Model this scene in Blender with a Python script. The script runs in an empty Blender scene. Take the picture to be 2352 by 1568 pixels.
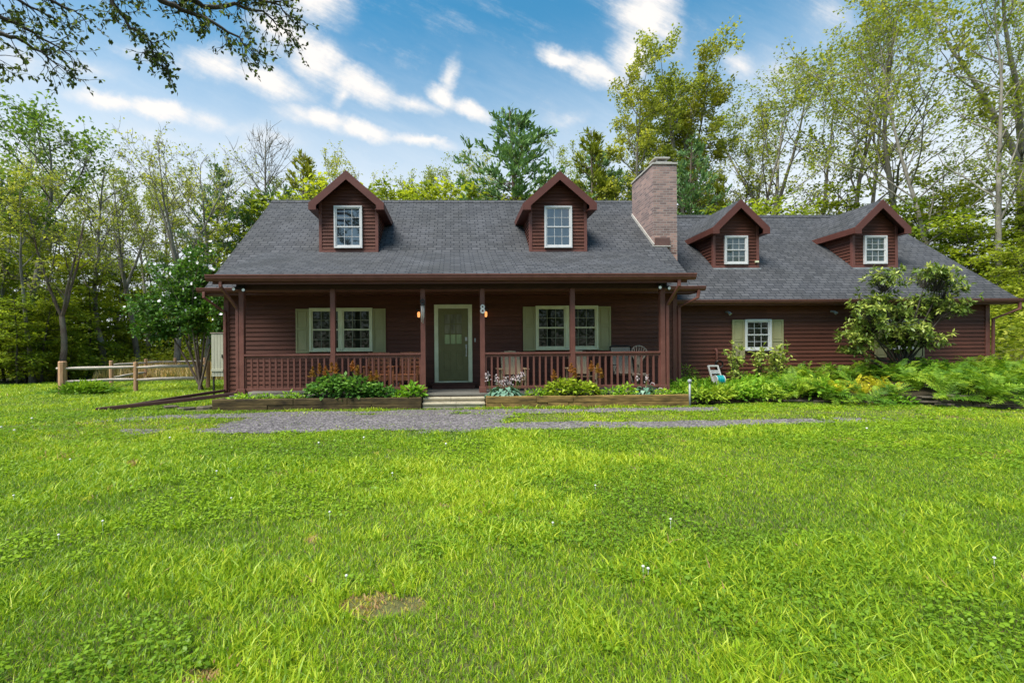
import bpy, math, random
import numpy as np
from mathutils import Vector, Matrix
RND = random.Random(7)
C = bpy.context.scene.collection
SC = bpy.context.scene

# ------------------------------------------------------------------ survey
FOC, PX, PY = 1050.0, 1074.0, 805.0          # focal length and principal point of the photograph (2352 px wide)
YAW, ROLL, CAMZ = math.radians(1.6), math.radians(.45), 1.33
def at(vx, vy, y):
    """a surveyed point: picture position (2352 px wide) and its distance y in metres -> world"""
    a = (vx-PX)/FOC; b = (PY-vy)/FOC
    a2 = a*math.cos(ROLL)+b*math.sin(ROLL); b2 = -a*math.sin(ROLL)+b*math.cos(ROLL)
    dx = math.cos(YAW)*a2+math.sin(YAW); dy = -math.sin(YAW)*a2+math.cos(YAW)
    s = y/dy
    return Vector((dx*s, y, CAMZ+b2*s))

# ------------------------------------------------------------------ noise helpers
def vnoise(x, y, scale, seed=0):
    x = np.asarray(x)/scale; y = np.asarray(y)/scale
    xi = np.floor(x).astype(np.int64); yi = np.floor(y).astype(np.int64)
    fx = x-xi; fy = y-yi
    fx = fx*fx*(3-2*fx); fy = fy*fy*(3-2*fy)
    def h(a, b):
        n = (a*374761393 + b*668265263 + seed*974634521) & 0x7fffffff
        n = ((n ^ (n >> 13))*1274126177) & 0x7fffffff
        return ((n ^ (n >> 16)) & 0xffff)/65535.0
    return (h(xi, yi)*(1-fx)+h(xi+1, yi)*fx)*(1-fy)+(h(xi, yi+1)*(1-fx)+h(xi+1, yi+1)*fx)*fy

# ------------------------------------------------------------------ materials
def mat(name):
    m = bpy.data.materials.new(name); m.use_nodes = True
    nt = m.node_tree; nt.nodes.clear()
    out = nt.nodes.new('ShaderNodeOutputMaterial')
    b = nt.nodes.new('ShaderNodeBsdfPrincipled'); nt.links.new(b.outputs[0], out.inputs[0])
    return m, nt, b, out
def N(nt, t, **k):
    n = nt.nodes.new(t)
    for a, v in k.items():
        if a in n.inputs.keys(): n.inputs[a].default_value = v
        else: setattr(n, a, v)
    return n
def ramp(nt, fac, stops):
    r = nt.nodes.new('ShaderNodeValToRGB'); e = r.color_ramp.elements
    while len(e) < len(stops): e.new(.5)
    for i, (p, c) in enumerate(stops):
        e[i].position = p; e[i].color = (*c, 1) if len(c) == 3 else c
    nt.links.new(fac, r.inputs[0]); return r.outputs[0]
def mixc(nt, fac, a, b, mode='MIX'):
    m = nt.nodes.new('ShaderNodeMix'); m.data_type = 'RGBA'; m.blend_type = mode
    for s, v in ((0, fac), (6, a), (7, b)):
        if hasattr(v, 'is_linked') or hasattr(v, 'links'): nt.links.new(v, m.inputs[s])
        else: m.inputs[s].default_value = v if s == 0 else ((*v, 1) if len(v) == 3 else v)
    return m.outputs[2]
def objco(nt, scale=(1, 1, 1)):
    t = nt.nodes.new('ShaderNodeTexCoord'); mp = nt.nodes.new('ShaderNodeMapping')
    mp.inputs['Scale'].default_value = scale
    nt.links.new(t.outputs['Object'], mp.inputs[0]); return mp.outputs[0]
def noise(nt, vec, scale, detail=4, rough=.6):
    n = N(nt, 'ShaderNodeTexNoise'); n.inputs['Scale'].default_value = scale
    n.inputs['Detail'].default_value = detail; n.inputs['Roughness'].default_value = rough
    if vec is not None: nt.links.new(vec, n.inputs['Vector'])
    return n.outputs['Fac']
def bump(nt, b, h, strength=.3, dist=.01):
    n = N(nt, 'ShaderNodeBump'); n.inputs['Strength'].default_value = strength; n.inputs['Distance'].default_value = dist
    nt.links.new(h, n.inputs['Height']); nt.links.new(n.outputs[0], b.inputs['Normal'])
M = {}
def paint(name, c1, c2, rough=.6, stretch=(1, 1, 1), scale=6, spec=.3, bmp=.15):
    m, nt, b, o = mat(name)
    v = objco(nt, stretch); f = noise(nt, v, scale, 5)
    nt.links.new(ramp(nt, f, [(.3, c1), (.7, c2)]), b.inputs['Base Color'])
    b.inputs['Roughness'].default_value = rough; b.inputs['Specular IOR Level'].default_value = spec
    if bmp: bump(nt, b, f, bmp, .006)
    M[name] = m; return m
def sidingmat():
    m, nt, b, o = mat('siding')
    t = nt.nodes.new('ShaderNodeTexCoord'); sp = nt.nodes.new('ShaderNodeSeparateXYZ'); nt.links.new(t.outputs['Object'], sp.inputs[0])
    ad = N(nt, 'ShaderNodeMath', operation='ADD'); nt.links.new(sp.outputs[0], ad.inputs[0]); nt.links.new(sp.outputs[1], ad.inputs[1])
    c = nt.nodes.new('ShaderNodeCombineXYZ'); nt.links.new(ad.outputs[0], c.inputs[0]); nt.links.new(sp.outputs[2], c.inputs[1])
    br = nt.nodes.new('ShaderNodeTexBrick'); nt.links.new(c.outputs[0], br.inputs['Vector']); br.offset = .43; br.offset_frequency = 3
    br.inputs['Scale'].default_value = 1; br.inputs['Brick Width'].default_value = 2.9; br.inputs['Row Height'].default_value = .119; br.inputs['Mortar Size'].default_value = .0022
    br.inputs['Color1'].default_value = (.079, .0262, .0155, 1); br.inputs['Color2'].default_value = (.108, .0372, .0225, 1); br.inputs['Mortar'].default_value = (.045, .016, .011, 1)
    f = noise(nt, objco(nt, (.5, .5, 6)), 4, 6, .65); f2 = noise(nt, objco(nt), .55, 4)
    col = mixc(nt, .8, br.outputs['Color'], ramp(nt, f, [(.3, (.82, .82, .82)), (.7, (1.22, 1.2, 1.18))]), 'MULTIPLY')
    col = mixc(nt, .8, col, ramp(nt, f2, [(.35, (.88, .88, .9)), (.65, (1.14, 1.12, 1.10))]), 'MULTIPLY')
    nt.links.new(col, b.inputs['Base Color']); b.inputs['Roughness'].default_value = .68; b.inputs['Specular IOR Level'].default_value = .3
    bump(nt, b, f, .2, .006); M['siding'] = m
sidingmat()
paint('trim', (.125, .047, .036), (.175, .070, .054), .5, (1, 1, 1), 5)
paint('fascia', (.088, .030, .022), (.120, .042, .031), .45, (.3, 1, 1), 4)
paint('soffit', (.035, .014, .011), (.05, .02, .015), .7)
paint('shutter', (.27, .25, .125), (.33, .31, .165), .6, (1, 1, .3), 5)
paint('door_green', (.135, .120, .046), (.165, .150, .062), .5)
paint('cream', (.58, .58, .38), (.68, .68, .48), .5)
paint('muntin', (.20, .205, .14), (.26, .26, .19), .5)  # duller than the cream frame; dimming by the glass put into the colour
paint('white_muntin', (.42, .43, .43), (.52, .53, .53), .5)
paint('white', (.54, .54, .53), (.64, .64, .63), .45)
paint('white_plastic', (.46, .45, .43), (.58, .57, .55), .4)
paint('black_metal', (.012, .012, .012), (.03, .03, .03), .45)
paint('grey_metal', (.22, .24, .25), (.36, .38, .39), .4)
paint('silver', (.45, .44, .40), (.6, .58, .54), .3)
paint('deck', (.11, .105, .09), (.20, .19, .165), .75, (.6, 4, 4), 7)
paint('pale_stone', (.30, .26, .18), (.48, .43, .32), .8, (1, 3, 3), 6, bmp=.4)
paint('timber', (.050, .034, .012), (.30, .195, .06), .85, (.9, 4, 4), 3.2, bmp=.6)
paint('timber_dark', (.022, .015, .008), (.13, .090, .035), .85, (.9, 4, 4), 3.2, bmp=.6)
paint('fence_wood', (.36, .19, .10), (.56, .34, .20), .8, (5, 5, .7), 4, bmp=.5)
paint('rail_wood', (.36, .30, .25), (.55, .49, .42), .8, (.7, 5, 5), 4, bmp=.5)
paint('cabinet', (.33, .33, .25), (.45, .45, .35), .7, (6, 6, .6), 3)
paint('cabinet_side', (.20, .16, .14), (.28, .22, .19), .7, (6, 6, .6), 3)
paint('chair_wood', (.30, .10, .045), (.50, .185, .085), .6, (2, 2, 8), 5)
paint('chair_tan', (.46, .32, .19), (.60, .44, .27), .6)
paint('wicker', (.20, .155, .115), (.42, .34, .26), .7, (1, 1, 1), 45, bmp=.8)
paint('teal', (.0, .22, .24), (.01, .36, .38), .35, (30, 1, 1), 3)
paint('flashing', (.09, .05, .042), (.14, .075, .062), .5)
paint('mortar_cap', (.30, .28, .25), (.48, .46, .42), .85, bmp=.5)
paint('stone', (.035, .030, .024), (.17, .14, .105), .85, (1, 1, 2), 5, bmp=.8)
paint('soil', (.018, .014, .008), (.045, .034, .018), .95, bmp=.8)
paint('petal_white', (.75, .74, .76), (.85, .83, .85), .6, bmp=0)
paint('petal_pale', (.36, .30, .32), (.50, .43, .43), .7, bmp=0)
paint('clover_white', (.6, .6, .55), (.75, .75, .7), .8, bmp=0)
paint('twig', (.07, .055, .04), (.14, .11, .085), .8, bmp=0)

def bark(name, c1, c2, c3):
    m, nt, b, o = mat(name)
    v = objco(nt, (6, 6, 1.3)); f = noise(nt, v, 2.2, 6, .65)
    f2 = noise(nt, objco(nt), .9, 3)
    col = mixc(nt, ramp(nt, f2, [(.42, (0, 0, 0)), (.62, (1, 1, 1))]), ramp(nt, f, [(.3, c1), (.65, c2)]), c3)
    nt.links.new(col, b.inputs['Base Color']); b.inputs['Roughness'].default_value = .9
    bump(nt, b, f, .7, .03); M[name] = m
bark('bark_grey', (.065, .055, .045), (.20, .175, .14), (.24, .23, .19))
bark('bark_pale', (.09, .078, .062), (.24, .215, .175), (.27, .25, .205))
bark('bark_brown', (.06, .038, .028), (.15, .10, .075), (.14, .12, .09))
bark('bark_dark', (.018, .014, .011), (.06, .048, .037), (.07, .06, .045))

LEAFGAIN = dict(leaf_sparse=(2.9, 2.7, 2.0), leaf_bright=(1.25, 1.22, 1.8), leaf_dense=(2.0, 2.0, 1.7), leaf_pine=(3.6, 2.7, 2.9), leaf_yellowpine=(1.5, 1.45, 1.4), leaf_under=(2.8, 2.6, 1.9), leaf_far=(3.0, 2.9, 2.4),
    leaf_rose=(2.5, 1.75, 1.3), leaf_rhodo=(1.55, 1.6, 1.25), leaf_oak=(1.7, 1.6, 1.4), grass=(1.46, 1.34, 1.7), leaf_hosta=(1.2, 1.2, 1.2), leaf_fern=(1.05, 1.12, 1.0), leaf_brown=(1.15, 1.1, 1.1), leaf_sapling=(1.3, 1.35, 1.3), leaf_peony=(1.3, 1.2, 1.25), drygrass=(1.5, 1.5, 1.5))
def leafmat(name, stops, trans=.42, rough=.55, objvar=.18, tscale=1.3):
    g = LEAFGAIN.get(name, (1.25, 1.25, 1.2)); stops = [(p, tuple(min(.8, c*k) for c, k in zip(col, g))) for p, col in stops]
    m, nt, b, out = mat(name)
    a = nt.nodes.new('ShaderNodeAttribute'); a.attribute_name = 'tint'
    col = ramp(nt, a.outputs['Fac'], stops)
    if objvar:
        oi = nt.nodes.new('ShaderNodeObjectInfo')
        mr = N(nt, 'ShaderNodeMapRange'); nt.links.new(oi.outputs['Random'], mr.inputs[0])
        mr.inputs[3].default_value = 1-objvar; mr.inputs[4].default_value = 1+objvar
        hs = nt.nodes.new('ShaderNodeHueSaturation'); nt.links.new(col, hs.inputs['Color']); nt.links.new(mr.outputs[0], hs.inputs['Value'])
        mh = N(nt, 'ShaderNodeMapRange'); nt.links.new(oi.outputs['Random'], mh.inputs[0])
        mh.inputs[3].default_value = .515; mh.inputs[4].default_value = .485
        nt.links.new(mh.outputs[0], hs.inputs['Hue'])
        col = hs.outputs[0]
    nt.links.new(col, b.inputs['Base Color']); b.inputs['Roughness'].default_value = rough
    b.inputs['Specular IOR Level'].default_value = .25
    t = nt.nodes.new('ShaderNodeBsdfTranslucent')
    sc = mixc(nt, 1.0, col, (tscale, tscale, tscale*.6), 'MULTIPLY'); nt.links.new(sc, t.inputs[0])
    mx = nt.nodes.new('ShaderNodeMixShader'); mx.inputs[0].default_value = trans
    nt.links.new(b.outputs[0], mx.inputs[1]); nt.links.new(t.outputs[0], mx.inputs[2]); nt.links.new(mx.outputs[0], out.inputs[0])
    M[name] = m
leafmat('leaf_sparse', [(0, (.045, .060, .016)), (.5, (.10, .125, .025)), (1, (.20, .22, .045))])
leafmat('leaf_bright', [(0, (.085, .13, .010)), (.5, (.19, .25, .015)), (1, (.34, .36, .03))])
leafmat('leaf_dense', [(0, (.022, .05, .012)), (.5, (.06, .11, .018)), (1, (.15, .20, .03))])
leafmat('leaf_pine', [(0, (.018, .05, .018)), (.5, (.045, .105, .035)), (1, (.10, .18, .05))], .2)
leafmat('leaf_yellowpine', [(0, (.08, .10, .012)), (.5, (.17, .20, .018)), (1, (.28, .28, .035))], .25)
leafmat('leaf_under', [(0, (.040, .065, .010)), (.5, (.105, .14, .015)), (1, (.22, .26, .025))])
leafmat('leaf_oak', [(0, (.018, .030, .010)), (.6, (.045, .065, .018)), (1, (.12, .17, .025))], .3, objvar=0)
leafmat('leaf_rose', [(0, (.012, .05, .010)), (.5, (.03, .105, .016)), (1, (.09, .20, .03))], .25, objvar=0)
leafmat('leaf_rhodo', [(0, (.035, .06, .015)), (.5, (.09, .13, .025)), (1, (.26, .28, .07))], .2, .35, objvar=0)
leafmat('leaf_sapling', [(0, (.12, .17, .03)), (.5, (.24, .30, .06)), (1, (.42, .45, .12))], .35, objvar=.1)
leafmat('leaf_fern', [(0, (.05, .12, .010)), (.5, (.14, .25, .018)), (1, (.30, .38, .03))], .35, objvar=.22)
leafmat('leaf_goldfern', [(0, (.22, .24, .012)), (.5, (.40, .40, .02)), (1, (.58, .52, .05))], .35, objvar=.1)
leafmat('leaf_peony', [(0, (.03, .10, .018)), (.5, (.08, .20, .03)), (1, (.20, .36, .06))], .3, objvar=.1)
leafmat('leaf_peony_lime', [(0, (.07, .14, .012)), (.5, (.17, .27, .02)), (1, (.34, .42, .04))], .3, objvar=.1)
leafmat('leaf_hosta', [(0, (.05, .13, .09)), (.5, (.12, .23, .16)), (1, (.24, .36, .28))], .2, objvar=.1)
leafmat('leaf_low', [(0, (.05, .14, .012)), (.5, (.15, .30, .02)), (1, (.32, .45, .04))], .35, objvar=.2)
leafmat('leaf_brown', [(0, (.13, .055, .012)), (.5, (.28, .13, .025)), (1, (.42, .22, .05))], .3, objvar=.1)
leafmat('leaf_far', [(0, (.022, .036, .008)), (.5, (.055, .078, .012)), (1, (.13, .16, .02))], .3, objvar=0)
leafmat('grass', [(0, (.045, .105, .010)), (.35, (.115, .225, .012)), (.7, (.215, .350, .012)), (.9, (.34, .42, .025)), (1, (.30, .20, .085))], .4, .42, objvar=0)
leafmat('drygrass', [(0, (.17, .16, .05)), (.5, (.34, .25, .10)), (1, (.52, .38, .19))], .3, objvar=0)

def shingle(name, along):
    m, nt, b, o = mat(name)
    t = nt.nodes.new('ShaderNodeTexCoord'); s = nt.nodes.new('ShaderNodeSeparateXYZ'); nt.links.new(t.outputs['Object'], s.inputs[0])
    c = nt.nodes.new('ShaderNodeCombineXYZ')
    mu = N(nt, 'ShaderNodeMath', operation='MULTIPLY')
    if along == 'y':
        nt.links.new(s.outputs[0], c.inputs[0]); nt.links.new(s.outputs[1], mu.inputs[0]); mu.inputs[1].default_value = 1.30
    elif along == 'porch':
        nt.links.new(s.outputs[0], c.inputs[0]); nt.links.new(s.outputs[1], mu.inputs[0]); mu.inputs[1].default_value = 1.08
    else:
        nt.links.new(s.outputs[1], c.inputs[0]); nt.links.new(s.outputs[2], mu.inputs[0]); mu.inputs[1].default_value = 1.45
    nt.links.new(mu.outputs[0], c.inputs[1])
    br = nt.nodes.new('ShaderNodeTexBrick'); nt.links.new(c.outputs[0], br.inputs['Vector'])
    br.inputs['Scale'].default_value = 1; br.inputs['Brick Width'].default_value = .27; br.inputs['Row Height'].default_value = .145
    br.inputs['Mortar Size'].default_value = .014; br.inputs['Mortar Smooth'].default_value = .25; br.offset = .37
    br.inputs['Color1'].default_value = (.047, .049, .053, 1); br.inputs['Color2'].default_value = (.079, .081, .086, 1)
    br.inputs['Mortar'].default_value = (.022, .025, .030, 1)
    f = noise(nt, c.outputs[0], 60, 2); f2 = noise(nt, c.outputs[0], .7, 4)
    col = mixc(nt, .55, br.outputs['Color'], ramp(nt, f, [(.3, (.35, .35, .36)), (.7, (1.5, 1.5, 1.5))]), 'MULTIPLY')
    col = mixc(nt, .6, col, ramp(nt, f2, [(.35, (.75, .74, .70)), (.65, (1.2, 1.2, 1.24))]), 'MULTIPLY')
    nt.links.new(col, b.inputs['Base Color']); b.inputs['Roughness'].default_value = .85; b.inputs['Specular IOR Level'].default_value = .25
    bump(nt, b, br.outputs['Fac'], .8, -.012)
    M[name] = m
shingle('shingle', 'y'); shingle('shingle_porch', 'porch'); shingle('shingle_side', 'x')

def brickmat():
    m, nt, b, o = mat('brick')
    t = nt.nodes.new('ShaderNodeTexCoord'); s = nt.nodes.new('ShaderNodeSeparateXYZ'); nt.links.new(t.outputs['Object'], s.inputs[0])
    ad = N(nt, 'ShaderNodeMath', operation='ADD'); nt.links.new(s.outputs[0], ad.inputs[0]); nt.links.new(s.outputs[1], ad.inputs[1])
    c = nt.nodes.new('ShaderNodeCombineXYZ'); nt.links.new(ad.outputs[0], c.inputs[0]); nt.links.new(s.outputs[2], c.inputs[1])
    br = nt.nodes.new('ShaderNodeTexBrick'); nt.links.new(c.outputs[0], br.inputs['Vector'])
    br.inputs['Scale'].default_value = 1; br.inputs['Brick Width'].default_value = .21; br.inputs['Row Height'].default_value = .074
    br.inputs['Mortar Size'].default_value = .009; br.inputs['Mortar Smooth'].default_value = .2
    br.inputs['Color1'].default_value = (.10, .050, .042, 1); br.inputs['Color2'].default_value = (.40, .23, .18, 1); br.inputs['Mortar'].default_value = (.30, .27, .25, 1)
    f = noise(nt, objco(nt), 2.2, 5, .65)
    mr = N(nt, 'ShaderNodeMapRange'); nt.links.new(s.outputs[2], mr.inputs[0]); mr.inputs[1].default_value = 4.2; mr.inputs[2].default_value = 6.2
    ad2 = N(nt, 'ShaderNodeMath', operation='ADD'); nt.links.new(mr.outputs[0], ad2.inputs[0]); nt.links.new(f, ad2.inputs[1])
    wash = ramp(nt, ad2.outputs[0], [(.55, (0, 0, 0)), (1.0, (1, 1, 1))])
    col = mixc(nt, .45, br.outputs['Color'], ramp(nt, f, [(.3, (.6, .6, .6)), (.7, (1.35, 1.3, 1.25))]), 'MULTIPLY')
    sc = N(nt, 'ShaderNodeMath', operation='MULTIPLY'); nt.links.new(wash, sc.inputs[0]); sc.inputs[1].default_value = .38
    col = mixc(nt, sc.outputs[0], col, (.27, .215, .21))
    nt.links.new(col, b.inputs['Base Color']); b.inputs['Roughness'].default_value = .9
    bump(nt, b, br.outputs['Fac'], .7, -.01); M['brick'] = m
brickmat()

def glass(name, c1, c2, ior=1.9):
    m, nt, b, o = mat(name)
    f = noise(nt, objco(nt, (5, 5, 1.2)), 1.6, 3)
    nt.links.new(ramp(nt, f, [(.35, c1), (.65, c2)]), b.inputs['Base Color'])
    b.inputs['Roughness'].default_value = .02; b.inputs['IOR'].default_value = ior
    f2 = noise(nt, objco(nt), 1.5, 1); bump(nt, b, f2, .06, .02); M[name] = m
glass('glass_dark', (.006, .007, .005), (.020, .024, .016), 1.38)
glass('glass_dormer', (.008, .012, .018), (.03, .04, .05), 2.3)
glass('glass_pale', (.045, .06, .06), (.085, .10, .10), 1.7)
glass('glass_door', (.13, .12, .075), (.24, .22, .15), 1.2)
glass('glass_doorlow', (.22, .27, .13), (.40, .47, .24), 1.2)  # pale green base colour stands in for garden light behind the panes
def emis(name, col, s):
    m, nt, b, o = mat(name); b.inputs['Base Color'].default_value = (*col, 1)
    b.inputs['Emission Color'].default_value = (*col, 1); b.inputs['Emission Strength'].default_value = s; M[name] = m
emis('lamp_glow', (1, .38, .12), .60)
emis('flood_lens', (.75, .78, .78), .05)

def groundmat():
    m, nt, b, o = mat('ground')
    v = objco(nt); f = noise(nt, v, .35, 5); f2 = noise(nt, v, 9, 5, .7)
    col = mixc(nt, f2, (.050, .048, .018), (.115, .125, .030))
    col = mixc(nt, ramp(nt, f, [(.5, (0, 0, 0)), (.7, (1, 1, 1))]), col, (.10, .10, .03))
    nt.links.new(col, b.inputs['Base Color']); b.inputs['Roughness'].default_value = .95; bump(nt, b, f2, .6, .03); M['ground'] = m
    m, nt, b, o = mat('forest_floor')
    v = objco(nt); f = noise(nt, v, 1.2, 6, .7)
    nt.links.new(ramp(nt, f, [(.35, (.025, .022, .012)), (.6, (.05, .06, .018)), (.75, (.08, .06, .035))]), b.inputs['Base Color'])
    b.inputs['Roughness'].default_value = .95; M['forest_floor'] = m
    m, nt, b, o = mat('gravel')
    v = objco(nt)
    vo = nt.nodes.new('ShaderNodeTexVoronoi'); vo.inputs['Scale'].default_value = 32; nt.links.new(v, vo.inputs['Vector'])
    sp = nt.nodes.new('ShaderNodeSeparateColor'); nt.links.new(vo.outputs['Color'], sp.inputs[0])
    f = noise(nt, v, 1.1, 5)
    col = ramp(nt, sp.outputs[0], [(0, (.05, .044, .047)), (.5, (.122, .111, .110)), (1, (.29, .265, .27))])
    col = mixc(nt, .5, col, ramp(nt, f, [(.35, (.65, .62, .6)), (.65, (1.15, 1.1, 1.12))]), 'MULTIPLY')
    nt.links.new(col, b.inputs['Base Color']); b.inputs['Roughness'].default_value = .9
    bump(nt, b, vo.outputs['Distance'], 1.0, -.02); M['gravel'] = m
groundmat()

# ------------------------------------------------------------------ mesh helpers
def npmesh(name, verts, quads=None, tris=None, mats=(), tint=None, smooth=False):
    me = bpy.data.meshes.new(name)
    verts = np.asarray(verts, np.float32)
    q = np.asarray(quads, np.int32).reshape(-1, 4) if quads is not None and len(quads) else np.zeros((0, 4), np.int32)
    t = np.asarray(tris, np.int32).reshape(-1, 3) if tris is not None and len(tris) else np.zeros((0, 3), np.int32)
    me.vertices.add(len(verts)); me.vertices.foreach_set('co', verts.ravel())
    nl = q.size+t.size; me.loops.add(nl)
    me.loops.foreach_set('vertex_index', np.concatenate([q.ravel(), t.ravel()]))
    me.polygons.add(len(q)+len(t))
    st = np.concatenate([np.arange(len(q))*4, len(q)*4+np.arange(len(t))*3]).astype(np.int32)
    me.polygons.foreach_set('loop_start', st)
    if smooth: me.polygons.foreach_set('use_smooth', np.ones(len(q)+len(t), bool))
    if tint is not None:
        a = me.attributes.new('tint', 'FLOAT', 'POINT'); a.data.foreach_set('value', np.asarray(tint, np.float32))
    for m in mats: me.materials.append(M[m])
    me.update(calc_edges=True); return me
class MB:
    def __init__(s): s.v = []; s.f = []; s.mi = []; s.m = 0
    def face(s, pts):
        b = len(s.v); s.v += [tuple(p) for p in pts]; s.f.append(list(range(b, b+len(pts)))); s.mi.append(s.m)
    def box(s, x0, x1, y0, y1, z0, z1):
        b = len(s.v); s.v += [(x, y, z) for z in (z0, z1) for y in (y0, y1) for x in (x0, x1)]
        for f in ((0, 2, 3, 1), (4, 5, 7, 6), (0, 1, 5, 4), (1, 3, 7, 5), (3, 2, 6, 7), (2, 0, 4, 6)):
            s.f.append([b+i for i in f]); s.mi.append(s.m)
    def prism(s, poly, axis, a0, a1):
        """poly: 2-D outline; axis 'x' -> poly is (y,z); 'y' -> (x,z); 'z' -> (x,y)"""
        def P(p, a): return {'x': (a, p[0], p[1]), 'y': (p[0], a, p[1]), 'z': (p[0], p[1], a)}[axis]
        n = len(poly); b = len(s.v)
        s.v += [P(p, a0) for p in poly]+[P(p, a1) for p in poly]
        s.f.append([b+i for i in range(n)]); s.f.append([b+n+i for i in range(n)][::-1]); s.mi += [s.m, s.m]
        for i in range(n):
            j = (i+1) % n; s.f.append([b+i, b+n+i, b+n+j, b+j]); s.mi.append(s.m)
    def beam(s, p, q, w, h, up=(0, 0, 1)):
        p = Vector(p); q = Vector(q); d = (q-p).normalized(); u = Vector(up)
        r = d.cross(u)
        if r.length < 1e-4: r = d.cross(Vector((1, 0, 0)))
        r.normalize(); u = r.cross(d)
        b = len(s.v)
        for c in (p, q):
            for i, j in ((-1, -1), (1, -1), (1, 1), (-1, 1)): s.v.append(tuple(c+r*(i*w/2)+u*(j*h/2)))
        for f in ((3, 2, 1, 0), (4, 5, 6, 7), (0, 1, 5, 4), (1, 2, 6, 5), (2, 3, 7, 6), (3, 0, 4, 7)):
            s.f.append([b+i for i in f]); s.mi.append(s.m)
    def tube(s, pts, r, n=8, cap=True):
        pts = [Vector(p) for p in pts]; rs = r if hasattr(r, '__len__') else [r]*len(pts)
        b = len(s.v); ref = Vector((.13, .27, .95))
        for i, p in enumerate(pts):
            d = (pts[min(i+1, len(pts)-1)]-pts[max(i-1, 0)]).normalized()
            a = d.cross(ref if abs(d.dot(ref)) < .95 else Vector((1, 0, 0))).normalized(); c = d.cross(a)
            for k in range(n):
                t = 2*math.pi*k/n; s.v.append(tuple(p+(a*math.cos(t)+c*math.sin(t))*rs[i]))
        for i in range(len(pts)-1):
            for k in range(n):
                s.f.append([b+i*n+k, b+i*n+(k+1) % n, b+(i+1)*n+(k+1) % n, b+(i+1)*n+k]); s.mi.append(s.m)
        if cap:
            s.f.append([b+k for k in range(n)][::-1]); s.f.append([b+(len(pts)-1)*n+k for k in range(n)]); s.mi += [s.m]*2
    def lathe(s, c, prof, n=16):
        b = len(s.v)
        for r, z in prof:
            for k in range(n):
                t = 2*math.pi*k/n; s.v.append((c[0]+r*math.cos(t), c[1]+r*math.sin(t), c[2]+z))
        for i in range(len(prof)-1):
            for k in range(n):
                s.f.append([b+i*n+k, b+i*n+(k+1) % n, b+(i+1)*n+(k+1) % n, b+(i+1)*n+k]); s.mi.append(s.m)
    def mesh(s, name, mats, smooth=False, bevel=0):
        me = bpy.data.meshes.new(name); me.from_pydata(s.v, [], s.f)
        for m in ([mats] if isinstance(mats, str) else mats): me.materials.append(M[m])
        me.polygons.foreach_set('material_index', s.mi)
        if smooth: me.polygons.foreach_set('use_smooth', [True]*len(s.f))
        me.update(); return me
def tag(o, label=None, cat=None, group=None, kind=None):
    if label: o['label'] = label
    if cat: o['category'] = cat
    if group: o['group'] = group
    if kind: o['kind'] = kind
    return o
def thing(name, label, cat, loc=(0, 0, 0), group=None):
    o = bpy.data.objects.new(name, None); C.objects.link(o); o.location = loc; o.empty_display_size = .2
    return tag(o, label, cat, group)
def obj(name, me, parent=None, world=True, bevel=0):
    """one mesh object; world=True: its vertices are in world coordinates"""
    if isinstance(me, MB): raise TypeError
    o = bpy.data.objects.new(name, me); C.objects.link(o)
    if parent is not None:
        o.parent = parent
        if world:
            off = Vector((0, 0, 0)); p = parent
            while p is not None: off += Vector(p.location); p = p.parent
            o.location = -off
    if bevel:
        b = o.modifiers.new('bevel', 'BEVEL'); b.width = bevel; b.segments = 2; b.limit_method = 'ANGLE'
    return o
def dup(root, loc, rot=0, scale=None):
    r = root.copy(); C.objects.link(r); r.location = loc; r.rotation_euler = (0, 0, rot)
    if scale is not None: r.scale = (scale,)*3 if not hasattr(scale, '__len__') else scale
    for ch in list(root.children):
        c = ch.copy(); C.objects.link(c); c.parent = r
        for g in list(ch.children):
            d = g.copy(); C.objects.link(d); d.parent = c
    return r

# ------------------------------------------------------------------ camera
cam = bpy.data.cameras.new('camera'); co = bpy.data.objects.new('camera', cam); C.objects.link(co)
cam.sensor_width = 36; cam.lens = 36*FOC/2352; cam.clip_start = .05; cam.clip_end = 2000
cam.shift_x = (1176-PX)/2352; cam.shift_y = (PY-784)/2352
fw = Vector((math.sin(YAW), math.cos(YAW), 0)); rt = Vector((math.cos(YAW), -math.sin(YAW), 0)); up = Vector((0, 0, 1))
r2 = rt*math.cos(ROLL)-up*math.sin(ROLL); u2 = rt*math.sin(ROLL)+up*math.cos(ROLL)
co.matrix_world = Matrix(((r2.x, u2.x, -fw.x, 0), (r2.y, u2.y, -fw.y, 0), (r2.z, u2.z, -fw.z, CAMZ), (0, 0, 0, 1)))
SC.camera = co

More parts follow.
